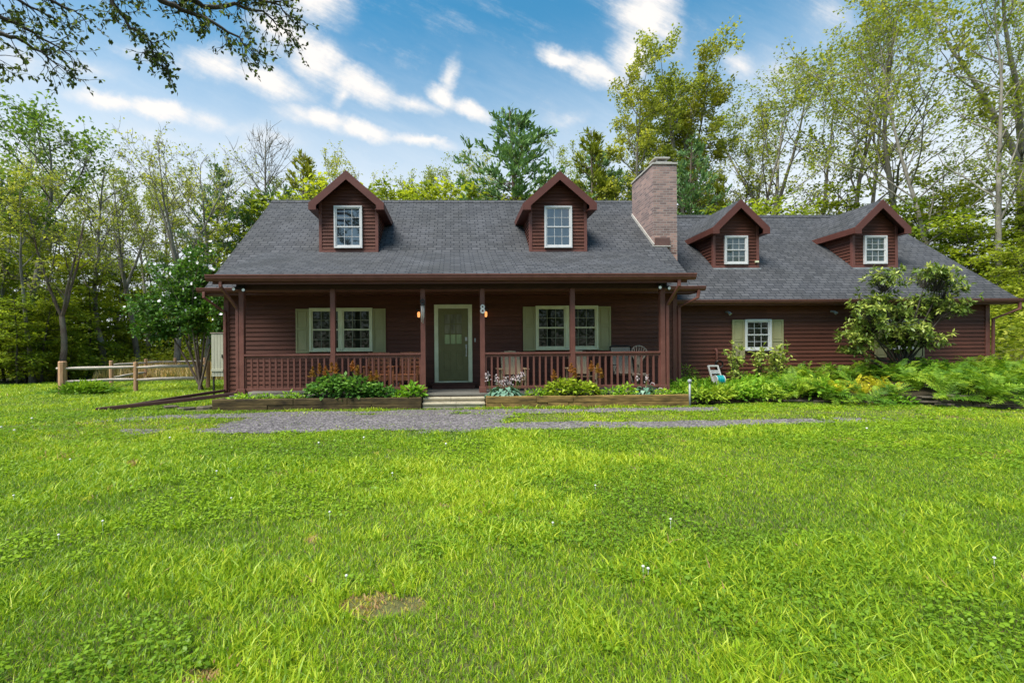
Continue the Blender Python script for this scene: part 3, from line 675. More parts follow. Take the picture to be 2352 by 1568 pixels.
# dormers
def dormer(xc, hw, zb, yf, oh, zr, slope, hr, zmeet, win, gmat, label):
    """xc centre, hw half width of the front wall, zb its foot, yf its plane, oh overhang, zr ridge top, hr half width of the roof, zmeet roof height as f(y)"""
    yo = yf-oh; ze = zr-slope*hr
    inv = lambda z: yf+(z-zb)*(RIDGE_Y-EAVE_Y)/(RIDGE_Z-EAVE_Z) if zmeet is zmain else yf+(z-zb)/S_WING
    m = MB()
    gab = lambda z: (xc-min(hw, (zr-.12-z)/slope), xc+min(hw, (zr-.12-z)/slope))
    siding(m, zb-.02, zr-.14, gab, FRONT(yf), .105)
    m.face([(xc-hw, yf+.005, zb-.1), (xc+hw, yf+.005, zb-.1), (xc+hw, yf+.005, zr-.12-slope*hw), (xc, yf+.005, zr-.12), (xc-hw, yf+.005, zr-.12-slope*hw)])
    wt = zr-.12-slope*hw
    for sgn in (-1, 1):
        X = xc+sgn*hw
        siding(m, zb-.02, wt, lambda z: (yf+.0, inv(z)+.12), lambda u, z, o: (X+sgn*o, u, z), .105)
    d = part('dormer', m, 'siding', label=label)
    m = MB()
    for sgn in (-1, 1):
        X = xc+sgn*hw; m.box(X-.045, X+.045, yf-.036, yf+.06, zb-.03, min(wt+.05, zr)); 
    m.box(xc-hw+.045, xc+hw-.045, yf-.034, yf, zb-.03, zb+.06)
    part('corner_board', m, 'trim', d, bevel=.003)
    # roof
    m = MB(); yr = inv(zr)+.05; ye = inv(ze)+.05
    for sgn in (-1, 1):
        E = xc+sgn*hr; t = .09
        m.m = 0; m.face([(E, yo, ze), (xc, yo, zr), (xc, yr, zr), (E, ye, ze)])
        m.m = 1; m.face([(E, yo, ze-t), (xc, yo, zr-t), (xc, yr, zr-t), (E, ye, ze-t)])
        m.m = 2; m.face([(E, yo, ze-t), (E, yo, ze), (E, ye, ze), (E, ye-.1, ze-t)])
    part('dormer_roof', m, ['shingle_side', 'soffit', 'fascia'], d)
    # rake boards with boxed returns, soffit and side fascia
    m = MB(); bw = .20*math.sqrt(1+slope*slope)
    for sgn in (-1, 1):
        E = xc+sgn*(hr+.012)
        zz = zr-.004
        poly = [(xc, zz), (E, zz-slope*(hr+.012)), (E, zz-slope*(hr+.012)-.20), (xc+sgn*(hr-.21), zz-slope*(hr+.012)-.20), (xc+sgn*(hr-.21), zz-slope*(hr-.21)-bw), (xc, zz-bw)]
        if sgn < 0: poly = poly[::-1]
        m.prism(poly, 'y', yo-.03, yo-.002)
        E0 = xc+sgn*hr; a, b = sorted((E0, E0+sgn*.02))
        yend = inv(ze-.16)
        m.prism([(yo, ze-.20), (yo, ze-.012), (inv(ze)+.02, ze-.012), (yend+.02, ze-.20)], 'x', a, b)
        a, b = sorted((xc+sgn*hw, E0))
        m.prism([(yo, ze-.205), (yo, ze-.185), (inv(ze-.19), ze-.185), (inv(ze-.205), ze-.205)], 'x', a, b)
    part('rake_board', m, 'fascia', d)
    x0, x1, z0, z1 = win; f, g = winmesh(x0, x1, z0, z1, yf-.02, 3, 2, .05)
    part('window_frame', f, ['white', 'white_muntin'], d, bevel=.003); part('window_pane', g, gmat, d)
    # flashing strip at the foot
    m = MB(); m.box(xc-hw-.06, xc+hw+.06, yf-.10, yf-.02, zb-.085, zb-.045); part('flashing', m, 'grey_metal', d)
    return d
dormer(-3.16, .84, 4.32, 13.85, .30, 6.66, .87, 1.09, zmain, (-3.585, -2.745, 4.42, 5.69), 'glass_dormer', 'large gabled dormer nearest the left end of the main roof')
dormer(3.17, .84, 4.32, 13.85, .30, 6.66, .87, 1.09, zmain, (2.745, 3.585, 4.42, 5.69), 'glass_dormer', 'large gabled dormer beside the chimney')
dormer(9.28, .73, 4.01, 14.83, .30, 6.15, .97, .93, zwing, (8.88, 9.65, 4.09, 5.03), 'glass_pale', 'small gabled dormer on the wing next to the chimney')
dormer(13.98, .73, 4.01, 14.83, .30, 6.15, .97, .93, zwing, (13.58, 14.35, 4.09, 5.03), 'glass_pale', 'small gabled dormer above the rhododendron')
# chimney
mb = MB(); mb.box(6.24, 6.99, 14.13, 15.83, .2, 7.10)
ch = part('chimney', mb, 'brick', label='broad weathered brick chimney between the roofs')
mb = MB(); mb.box(6.21, 7.02, 14.10, 15.86, 7.10, 7.16); mb.prism([(6.27, 7.16), (6.96, 7.16), (6.86, 7.21), (6.37, 7.21)], 'y', 14.18, 15.78); part('chimney_cap', mb, 'mortar_cap', ch, bevel=.008)
mb = MB(); mb.box(6.42, 6.80, 14.32, 14.70, 7.21, 7.25)
for a in (6.44, 6.74):
    for b in (14.34, 14.64): mb.box(a, a+.04, b, b+.04, 7.25, 7.36)
mb.box(6.37, 6.85, 14.27, 14.75, 7.36, 7.40); mb.box(6.46, 6.76, 14.36, 14.66, 7.24, 7.31); part('flue_cap', mb, 'mortar_cap', ch)
mb = MB(); mb.lathe((6.5, 15.4, 7.2), [(.13, 0), (.13, .12), (.19, .13), (.19, .17), (.0, .2)]); part('flue_cap', mb, 'black_metal', ch)
mb = MB(); mb.box(6.28, 6.74, 14.085, 14.13, 4.55, 4.80); part('flashing', mb, 'flashing', ch)
mb = MB(); mb.beam((6.228, 14.08, zmain(14.08)+.04), (6.228, 15.85, zmain(15.85)+.04), .025, .10); mb.beam((6.2, 14.07, zmain(14.07)+.025), (6.75, 14.07, zmain(14.07)+.025), .03, .035); part('step_flashing', mb, 'mortar_cap', ch)
# front door
mb = MB(); mb.box(-.56, -.45, MWY-.08, MWY, .46, 2.60); mb.box(.37, .48, MWY-.08, MWY, .46, 2.60); mb.box(-.45, .37, MWY-.08, MWY, 2.49, 2.60); mb.box(-.45, .37, MWY-.10, MWY, .46, .495)
part('door_casing', mb, 'cream', bevel=.004)
mb = MB(); ya, yb2 = MWY-.058, MWY-.02
dx0, dx1, dz0, dz1 = -.445, .365, .50, 2.485
gx0, gx1, gz0, gz1 = -.28, .19, 1.52, 2.33
mb.box(dx0, gx0, ya, yb2, dz0, dz1); mb.box(gx1, dx1, ya, yb2, dz0, dz1); mb.box(gx0, gx1, ya, yb2, dz0, gz0); mb.box(gx0, gx1, ya, yb2, gz1, dz1)
for k in (1, 2): xx = gx0+(gx1-gx0)*k/3; mb.box(xx-.012, xx+.012, ya+.004, yb2, gz0, gz1)
for k in (1, 2): zz = gz0+(gz1-gz0)*k/3; mb.box(gx0, gx1, ya+.0045, yb2, zz-.014, zz+.014)
for a, b in ((-.32, -.12), (.02, .24)):
    for q in ((a, a+.02, .78, 1.32), (b-.02, b, .78, 1.32), (a+.02, b-.02, .78, .80), (a+.02, b-.02, 1.30, 1.32)): mb.box(q[0], q[1], ya-.009, ya, q[2], q[3])
    mb.box(a+.045, b-.045, ya-.006, ya, .825, 1.275)
door = part('door', mb, 'door_green', label='olive green front door with nine small panes', bevel=.003)
mb = MB(); mb.face([(gx0, yb2-.012, gz0+.27), (gx1, yb2-.012, gz0+.27), (gx1, yb2-.012, gz1), (gx0, yb2-.012, gz1)]); part('door_pane', mb, 'glass_door', door)
mb = MB(); mb.face([(gx0, yb2-.012, gz0), (gx1, yb2-.012, gz0), (gx1, yb2-.012, gz0+.27), (gx0, yb2-.012, gz0+.27)]); part('door_pane', mb, 'glass_doorlow', door, label='bottom row of panes coloured pale green for garden light showing through')
mb = MB(); mb.lathe((.315, ya-.001, 1.62), [(.0, 0)]); mb = MB()
mb.box(.285, .345, ya-.025, ya, 1.60, 1.70); mb.box(.295, .335, ya-.02, ya, 1.40, 1.50); mb.tube([(.315, ya-.02, 1.46), (.315, ya-.075, 1.44), (.315, ya-.08, 1.32), (.315, ya-.06, 1.22), (.315, ya-.01, 1.20)], .013); mb.box(.298, .332, ya-.015, ya, 1.17, 1.23)
part('handle', mb, 'silver', door, bevel=.004)
mb = MB(); mb.box(-.62, .54, MWY-.34, MWY-.03, PORCH_Z, .455); mb.box(-.66, .58, MWY-.36, MWY-.03, .43, .458); part('threshold', mb, 'soffit')
mb = MB(); mb.box(.545, .575, MWY-.045, MWY-.02, 1.57, 1.67); part('doorbell', mb, 'white_plastic')
# wall lamps (lit)
for x in (-.98, .86):
    mb = MB(); mb.box(x-.05, x+.05, MWY-.05, MWY-.02, 2.24, 2.46); mb.box(x-.065, x+.065, MWY-.17, MWY-.05, 2.44, 2.465); mb.box(x-.055, x+.055, MWY-.16, MWY-.05, 2.225, 2.245)
    l = part('wall_lamp', mb, 'black_metal', label='lit lantern beside the front door')
    mb = MB(); mb.lathe((x, MWY-.105, 2.245), [(.022, .0), (.036, .03), (.04, .09), (.034, .14), (.02, .155)], 10); part('lamp_shade', mb, 'lamp_glow', l, smooth=True)
# flood lights at the porch ends
for x, s in ((-5.10, 1), (5.10, -1)):
    mb = MB(); mb.box(x-.07, x+.07, 11.09, 11.15, 2.86, 2.98); mb.tube([(x, 11.10, 2.9), (x-.09, 11.02, 2.86), (x-.11, 10.96, 2.83)], [.03, .036, .05], 10); mb.tube([(x, 11.10, 2.9), (x+.09, 11.02, 2.84), (x+.11, 10.96, 2.81)], [.03, .036, .05], 10)
    fl = part('floodlight', mb, 'black_metal')
    mb = MB(); mb.lathe((0, 0, 0), [(.0, 0), (.055, .012), (.068, -.01)], 12)
    me = mb.mesh('lens', 'flood_lens')
    for q in ((x-.112, 10.95, 2.825), (x+.112, 10.95, 2.805)):
        mb = MB(); mb.lathe((q[0], 0, 0), [(0, 0)]); mb = MB()
        n = 12; mb.face([(q[0]+.036*math.cos(2*math.pi*k/n), q[1]-.005, q[2]+.036*math.sin(2*math.pi*k/n)) for k in range(n)])
        part('lens', mb, 'flood_lens', fl)
# downspouts
def spout(pts, label=None, w=.075, h=.055, name='downspout'):
    m = MB()
    for a, b in zip(pts[:-1], pts[1:]):
        a, b = Vector(a), Vector(b); d = (b-a).normalized()
        m.beam(a-d*.02, b+d*.02, w, h, (0, -1, .001) if abs(d.z) > .9 else (0, 0, 1))
    return part(name, m, 'soffit' if name == 'drain_pipe' else 'trim', label=label, bevel=.012)
spout([(-5.42, 10.76, 3.02), (-5.42, 10.76, 2.86), (-5.235, 11.17, 2.38), (-5.235, 11.17, .42), (-5.30, 11.15, .33)], 'downspout at the left porch post')
spout([(-5.28, 11.15, .335), (-6.2, 11.0, .235), (-8.2, 10.72, .05)], 'long brown pipe leading the porch downspout out over the lawn', .11, .085, 'drain_pipe')
spout([(-6.58, 12.2, 2.9), (-6.58, 12.2, 2.78), (-6.22, 12.56, 2.42), (-6.22, 12.57, .25)], 'downspout at the left house corner')
spout([(-6.24, 12.54, .30), (-7.0, 11.9, .20), (-7.9, 11.2, .06)], 'shorter brown pipe lying behind the long one', .10, .075, 'drain_pipe')
spout([(5.36, 10.76, 3.02), (5.36, 10.76, 2.84), (5.265, 11.17, 2.42), (5.265, 11.17, .30)], 'downspout at the right porch post')
spout([(6.62, 12.2, 2.9), (6.60, 12.22, 2.72), (6.26, 12.58, 2.50), (6.26, 12.58, .15)], 'downspout at the corner between house and wing')
spout([(16.98, 13.27, 2.66), (16.98, 13.27, 2.46), (16.58, 13.62, 2.18), (16.58, 13.64, .1)], 'downspout at the right end of the wing')
# wing odds and ends: small pipe and coil under the eave lights
mb = MB(); p = at(1645, 800, 13.6); mb.tube([(p.x, 13.62, .85), (p.x, 13.58, 1.0), (p.x, 13.58, 1.28), (p.x, 13.62, 1.32)], .035, 8); vp = part('vent_pipe', mb, 'trim', smooth=True)
mb = MB()
for k in range(3): mb.tube([(p.x+.05+.11*math.cos(t), 13.56-.02*k, .86+.11*math.sin(t)) for t in np.linspace(0, 6.28, 14)], .016, 6)
part('hose_coil', mb, 'black_metal', vp)
for q in (at(1675, 712, 13.5), at(1912, 704, 13.6)):
    mb = MB(); mb.tube([(q.x, 13.66, 2.44), (q.x, 13.54, 2.42), (q.x+.03, 13.48, 2.36)], [.03, .035, .05], 8); part('eave_spotlight', mb, 'grey_metal')
mb = MB(); q = at(1738, 601, 14.78); mb.box(q.x-.05, q.x+.05, 14.74, 14.80, q.z-.03, q.z+.03); part('junction_box', mb, 'cream')

# ------------------------------------------------------------------ things fixed near the porch
n8 = thing('house_number', 'white number 8 on the porch post right of the front door', 'house number', (.68, 11.12, 2.3))
mb = MB()
def ring(mb, cx, cz, ra, rb, y0, y1, n=18):
    for k in range(n):
        a, b = 2*math.pi*k/n, 2*math.pi*(k+1)/n
        P = lambda r, t, yy: (cx+r*math.cos(t), yy, cz+r*1.05*math.sin(t))
        mb.face([P(ra, a, y0), P(rb, a, y0), P(rb, b, y0), P(ra, b, y0)]); mb.face([P(rb, a, y0), P(rb, a, y1), P(rb, b, y1), P(rb, b, y0)]); mb.face([P(ra, a, y0), P(ra, b, y0), P(ra, b, y1), P(ra, a, y1)])
ring(mb, .685, 2.395, .020, .054, 11.118, 11.141); ring(mb, .685, 2.295, .024, .062, 11.116, 11.1405)
obj('numeral', mb.mesh('numeral', 'white'), n8)
chime = thing('wind_chime', 'pale tube wind chime hanging on the post left of the door', 'wind chime', (-.77, 11.06, 2.5))
mb = MB(); mb.lathe((-.77, 11.06, 2.44), [(.0, .03), (.055, .02), (.06, 0), (0, -.01)]); mb.tube([(-.77, 11.14, 2.62), (-.77, 11.06, 2.60), (-.77, 11.06, 2.46)], .006, 6); ring(mb, -.77, 2.52, .03, .06, 11.05, 11.07)
obj('hanger', mb.mesh('hanger', 'black_metal'), chime)
for k in range(5):
    t = 2*math.pi*k/5; mb = MB(); x, yy = -.77+.035*math.cos(t), 11.06+.035*math.sin(t); mb.tube([(x, yy, 2.43), (x, yy, 2.13-.035*k)], .009, 6); obj('tube', mb.mesh('tube', 'silver', True), chime)
# chairs
def adirondack():
    t = thing('adirondack_chair', 'tan plank back chair behind the railing, nearer the front door', 'chair')
    for k in range(5):
        m = MB(); x = -.205+.1025*k; lift = (0, .03, .04, .03, 0)[k]
        m.prism([(.02, .40), (.045, .40), (.33, .98+lift), (.305, .98+lift)], 'x', x-.048, x+.048); obj('back_slat', m.mesh('back_slat', 'chair_tan'), t, False)
    m = MB(); m.box(-.24, .24, .20, .235, .74, .80); obj('back_rail', m.mesh('back_rail', 'chair_tan'), t, False)
    m = MB()
    for k in range(5): m.beam((-.25, -.42+.1*k, .36-.012*k), (.25, -.42+.1*k, .36-.012*k), .09, .02)
    obj('seat', m.mesh('seat', 'chair_tan'), t, False)
    for s in (-1, 1):
        m = MB(); m.box(s*.34-.065, s*.34+.065, -.48, .25, .54, .565); obj('arm', m.mesh('arm', 'chair_tan'), t, False, .006)
        m = MB(); m.box(s*.30-.02, s*.30+.02, -.44, -.35, 0, .54); obj('leg', m.mesh('leg', 'chair_tan'), t, False)
        m = MB(); m.beam((s*.27, -.46, .33), (s*.27, .46, .04), .03, .11); m.box(s*.30-.015, s*.30+.015, .17, .24, .08, .54); obj('leg', m.mesh('leg', 'chair_tan'), t, False)
    return t
ad = adirondack(); ad.location = (1.48, 11.95, PORCH_Z); ad['group'] = 'tan chairs on the porch'
c = dup(ad, (3.29, 11.95, PORCH_Z)); c['label'] = 'tan plank back chair behind the railing below the right twin window'
def armchair():
    t = thing('wooden_armchair', 'reddish wooden armchair on the porch, the one next to the door side post', 'chair')
    for s in (-1, 1):
        m = MB(); m.beam((s*.27, .24, 0), (s*.25, .36, 1.0), .045, .045, (0, 1, 0)); obj('back_post', m.mesh('back_post', 'chair_wood'), t, False, .006)
        m = MB(); m.beam((s*.31, -.26, 0), (s*.31, -.26, .63), .05, .05, (0, 1, 0)); obj('leg', m.mesh('leg', 'chair_wood'), t, False, .006)
        m = MB(); m.beam((s*.31, -.33, .645), (s*.28, .33, .63), .085, .03); obj('arm', m.mesh('arm', 'chair_wood'), t, False, .008)
    for k in range(5):
        m = MB(); z = .50+.115*k; yy = .27+.1*z; bow = .02
        m.beam((-.25, yy, z), (0, yy+bow, z+.012*(k == 4)), .02, .075); m.beam((0, yy+bow, z+.012*(k == 4)), (.25, yy, z), .02, .075); obj('back_slat', m.mesh('back_slat', 'chair_wood'), t, False)
    for k in range(3):
        m = MB(); x = -.12+.12*k; m.beam((x, .30, .45), (x, .375, 1.0), .05, .014, (0, 1, 0)); obj('back_splat', m.mesh('back_splat', 'chair_wood'), t, False)
    m = MB(); m.box(-.30, .30, -.29, .28, .41, .445); obj('seat', m.mesh('seat', 'chair_wood'), t, False, .01)
    m = MB(); m.prism([(-.29, .41), (-.29, .31), (-.2, .28), (0, .30), (.2, .28), (.29, .31), (.29, .41)], 'y', -.275, -.25); obj('apron', m.mesh('apron', 'chair_wood'), t, False)
    return t
ac = armchair(); ac.location = (-1.22, 11.78, PORCH_Z); ac.rotation_euler = (0, 0, -.12); ac['group'] = 'wooden armchairs on the porch'
c = dup(ac, (-1.98, 11.78, PORCH_Z), .08); c['label'] = 'reddish wooden armchair below the left twin window, farther from the door'
wa = thing('can_shaped_object', 'small pale object shaped as a watering can between the wooden armchairs', 'watering can', (-1.58, 11.75, PORCH_Z))  # made-up form for a small pale object of unknown kind
mb = MB(); mb.lathe((-1.60, 11.75, PORCH_Z), [(0, 0), (.085, 0), (.09, .02), (.075, .2), (.05, .215)], 14); obj('body', mb.mesh('body', 'grey_metal', True), wa)
mb = MB(); mb.tube([(-1.53, 11.74, PORCH_Z+.05), (-1.47, 11.73, PORCH_Z+.15), (-1.42, 11.72, PORCH_Z+.27)], [.018, .013, .02], 8); obj('spout', mb.mesh('spout', 'grey_metal', True), wa)
mb = MB(); mb.tube([(-1.60, 11.75, PORCH_Z+.21), (-1.62, 11.75, PORCH_Z+.29), (-1.70, 11.75, PORCH_Z+.25), (-1.69, 11.75, PORCH_Z+.08)], .009, 8); obj('handle', mb.mesh('handle', 'grey_metal', True), wa)
# sling lounge chair and rounded wicker chair at the right end of the porch
lc = thing('sling_chair', 'dark framed chair with a grey mesh sling at the right end of the porch', 'chair', (4.6, 12.0, PORCH_Z))
mb = MB()
for s in (-.28, .28):
    x = 4.50+s; mb.tube([(x, 11.75, PORCH_Z), (x, 11.62, PORCH_Z+.42), (x, 12.05, PORCH_Z+.36), (x, 12.32, PORCH_Z+1.10)], .016, 8); mb.tube([(x, 12.22, PORCH_Z), (x, 12.05, PORCH_Z+.36), (x, 11.78, PORCH_Z+.62), (x, 12.18, PORCH_Z+.62)], .014, 8)
mb.tube([(4.22, 12.32, PORCH_Z+1.10), (4.3, 12.33, PORCH_Z+1.13), (4.7, 12.33, PORCH_Z+1.13), (4.78, 12.32, PORCH_Z+1.10)], .018, 8); obj('frame', mb.mesh('frame', 'black_metal', True), lc)
mb = MB()
P = [(11.64, .41), (11.85, .36), (12.05, .37), (12.2, .75), (12.315, 1.09)]
for (a, b), (c_, d) in zip(P[:-1], P[1:]): mb.face([(4.23, a, PORCH_Z+b), (4.77, a, PORCH_Z+b), (4.77, c_, PORCH_Z+d), (4.23, c_, PORCH_Z+d)])
obj('sling', mb.mesh('sling', 'wicker'), lc)
wc = thing('wicker_chair', 'tall round backed wicker chair by the right porch post', 'chair', (4.83, 11.8, PORCH_Z))
hoop = [(4.83+.22*math.cos(t), 11.85+.05*math.sin(t), PORCH_Z+.90+.22*math.sin(t)) for t in np.linspace(0, math.pi, 12)]
hoop = [(4.94, 11.62, PORCH_Z), (5.0, 11.75, PORCH_Z+.45)]+hoop+[(4.52, 11.72, PORCH_Z+.45), (4.60, 11.60, PORCH_Z)]
mb = MB(); mb.tube(hoop, .02, 8); obj('hoop', mb.mesh('hoop', 'wicker', True), wc)
mb = MB()
for k in range(9):
    t = math.pi*(k+.5)/9; mb.tube([(4.79+.03*math.cos(t), 11.80, PORCH_Z+.42), (4.83+.1*math.cos(t), 11.9, PORCH_Z+.75), (4.83+.215*math.cos(t), 11.86, PORCH_Z+.90+.215*math.sin(t))], [.014, .02, .012], 6)
obj('backrest', mb.mesh('backrest', 'wicker', True), wc)
mb = MB(); mb.lathe((4.78, 11.72, PORCH_Z+.36), [(0, .05), (.2, .05), (.24, .03), (.22, -.02), (0, -.03)], 18); obj('seat', mb.mesh('seat', 'wicker', True), wc)
for k in range(3):
    t = 2.1*k+.4; mb = MB(); mb.tube([(4.78+.1*math.cos(t), 11.72+.1*math.sin(t), PORCH_Z+.35), (4.78+.2*math.cos(t), 11.72+.2*math.sin(t), PORCH_Z)], .018, 6); obj('leg', mb.mesh('leg', 'wicker', True), wc)
pot = thing('flower_pot', 'small terracotta pot on the porch floor beside the wicker chair', 'pot', (4.45, 11.45, PORCH_Z))
mb = MB(); mb.lathe((4.45, 11.42, PORCH_Z), [(0, 0), (.07, 0), (.095, .14), (.11, .14), (.11, .17), (.09, .17), (.085, .14), (0, .13)], 16); obj('pot', mb.mesh('pot', 'chair_wood', True), pot)

# ------------------------------------------------------------------ steps and raised beds
stp = thing('front_steps', 'pale stone steps leading up to the front door between the timber beds', 'steps', (-.02, 10.8, 0))
for k, (y0, y1, z0, z1) in enumerate(((10.62, 11.03, 0, .12), (10.80, 11.04, .12, .225))):
    mb = MB(); xs = (-.76, .02, .70) if k == 0 else (-.76, -.1, .70)
    for a, b in zip(xs[:-1], xs[1:]): mb.box(a+.004, b-.004, y0, y1, z0-.02, z1-.045); mb.box(a-.0+.003, b-.003, y0-.025, y1, z1-.045, z1)
    obj('step', mb.mesh('step', 'pale_stone'), stp, True, .008)
def timber_bed(x0, x1, label, left):
    t = thing('timber_bed', label, 'raised bed', ((x0+x1)/2, 10.7, 0), 'timber edged flower beds')
    rr = random.Random(int(x0*10))
    for z0, z1 in ((-.03, .115), (.118, .262)):
        cuts = [x0]+sorted(rr.uniform(x0+1, x1-1) for _ in range(2))+[x1]
        mb = MB()
        for a, b in zip(cuts[:-1], cuts[1:]): mb.box(a+.003, b-.003, 10.52+rr.uniform(-.012, .012), 10.67, z0, z1)
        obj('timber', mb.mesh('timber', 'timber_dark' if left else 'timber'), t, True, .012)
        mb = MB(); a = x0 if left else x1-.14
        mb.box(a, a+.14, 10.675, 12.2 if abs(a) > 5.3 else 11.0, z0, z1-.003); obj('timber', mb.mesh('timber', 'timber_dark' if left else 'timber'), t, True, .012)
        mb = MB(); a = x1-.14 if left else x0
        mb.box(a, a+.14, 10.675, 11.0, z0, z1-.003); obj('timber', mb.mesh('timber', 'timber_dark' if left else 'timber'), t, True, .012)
    mb = MB(); n = 26
    for i in range(n):
        a, b = x0+.1+(x1-x0-.2)*i/n, x0+.1+(x1-x0-.2)*(i+1)/n
        mb.face([(a, 10.66, .18), (b, 10.66, .18), (b, 11.06, .22), (a, 11.06, .22)])
    obj('soil', mb.mesh('soil', 'soil'), t); return t
timber_bed(-5.52, -.78, 'dark mossy timber edged flower bed left of the front steps', True)
timber_bed(.72, 5.50, 'brown timber edged flower bed right of the front steps', False)
# ------------------------------------------------------------------ vegetation builders
class Tubes:
    """many tapered limbs gathered into one trunk mesh"""
    def __init__(s): s.v = []; s.q = []; s.n = 0
    def add(s, pts, rs, n=5):
        pts = np.asarray(pts, float); rs = np.asarray(rs, float); m = len(pts)
        d = np.gradient(pts, axis=0); d /= np.linalg.norm(d, axis=1)[:, None]+1e-9
        ref = np.where(np.abs(d[:, 2:3]) < .9, np.array([[0, 0, 1.]]), np.array([[1., 0, 0]]))
        a = np.cross(d, ref); a /= np.linalg.norm(a, axis=1)[:, None]+1e-9; c = np.cross(d, a)
        t = np.linspace(0, 2*np.pi, n, endpoint=False)
        V = pts[:, None, :]+rs[:, None, None]*(a[:, None, :]*np.cos(t)[None, :, None]+c[:, None, :]*np.sin(t)[None, :, None])
        s.v.append(V.reshape(-1, 3))
        i, k = np.meshgrid(np.arange(m-1), np.arange(n), indexing='ij'); k2 = (k+1) % n
        s.q.append((np.stack([i*n+k, i*n+k2, (i+1)*n+k2, (i+1)*n+k], -1).reshape(-1, 4)+s.n)); s.n += m*n
    def mesh(s, name, m): return npmesh(name, np.concatenate(s.v), np.concatenate(s.q), mats=[m], smooth=True)
def leaves_mesh(name, pos, axis, length, width, tint, m, rng, flat=.5, fold=.18, nrm=None):
    """folded four-cornered leaves: pos (N,3) base, axis (N,3) direction"""
    n = len(pos); axis = axis/(np.linalg.norm(axis, axis=1)[:, None]+1e-9)
    if nrm is None:
        nrm = rng.normal(size=(n, 3)); nrm[:, 2] = np.abs(nrm[:, 2])+flat*2
    side = np.cross(axis, nrm); side /= np.linalg.norm(side, axis=1)[:, None]+1e-9
    up_ = np.cross(side, axis)
    L = (length*np.ones(n))[:, None]; W = (width*np.ones(n))[:, None]/2
    mid = pos+axis*L*.45
    v = np.stack([pos, mid+side*W+up_*W*fold*2, pos+axis*L, mid-side*W+up_*W*fold*2], 1).reshape(-1, 3)
    i = np.arange(n)[:, None]*4
    t = np.concatenate([i+[0, 1, 2], i+[0, 2, 3]], 1).reshape(-1, 3)
    return npmesh(name, v, None, t, mats=[m], tint=np.repeat(np.clip(tint, 0, 1), 4))
def unit(v): return v/(np.linalg.norm(v)+1e-9)
def limb(rng, p, d, L, r0, r1, n, wob, up_):
    pts = [np.array(p, float)]; d = unit(np.array(d, float))
    for i in range(n):
        d = unit(d+rng.normal(size=3)*wob+np.array([0, 0, up_])); pts.append(pts[-1]+d*L/n)
    return np.array(pts), np.linspace(r0, r1, n+1), d
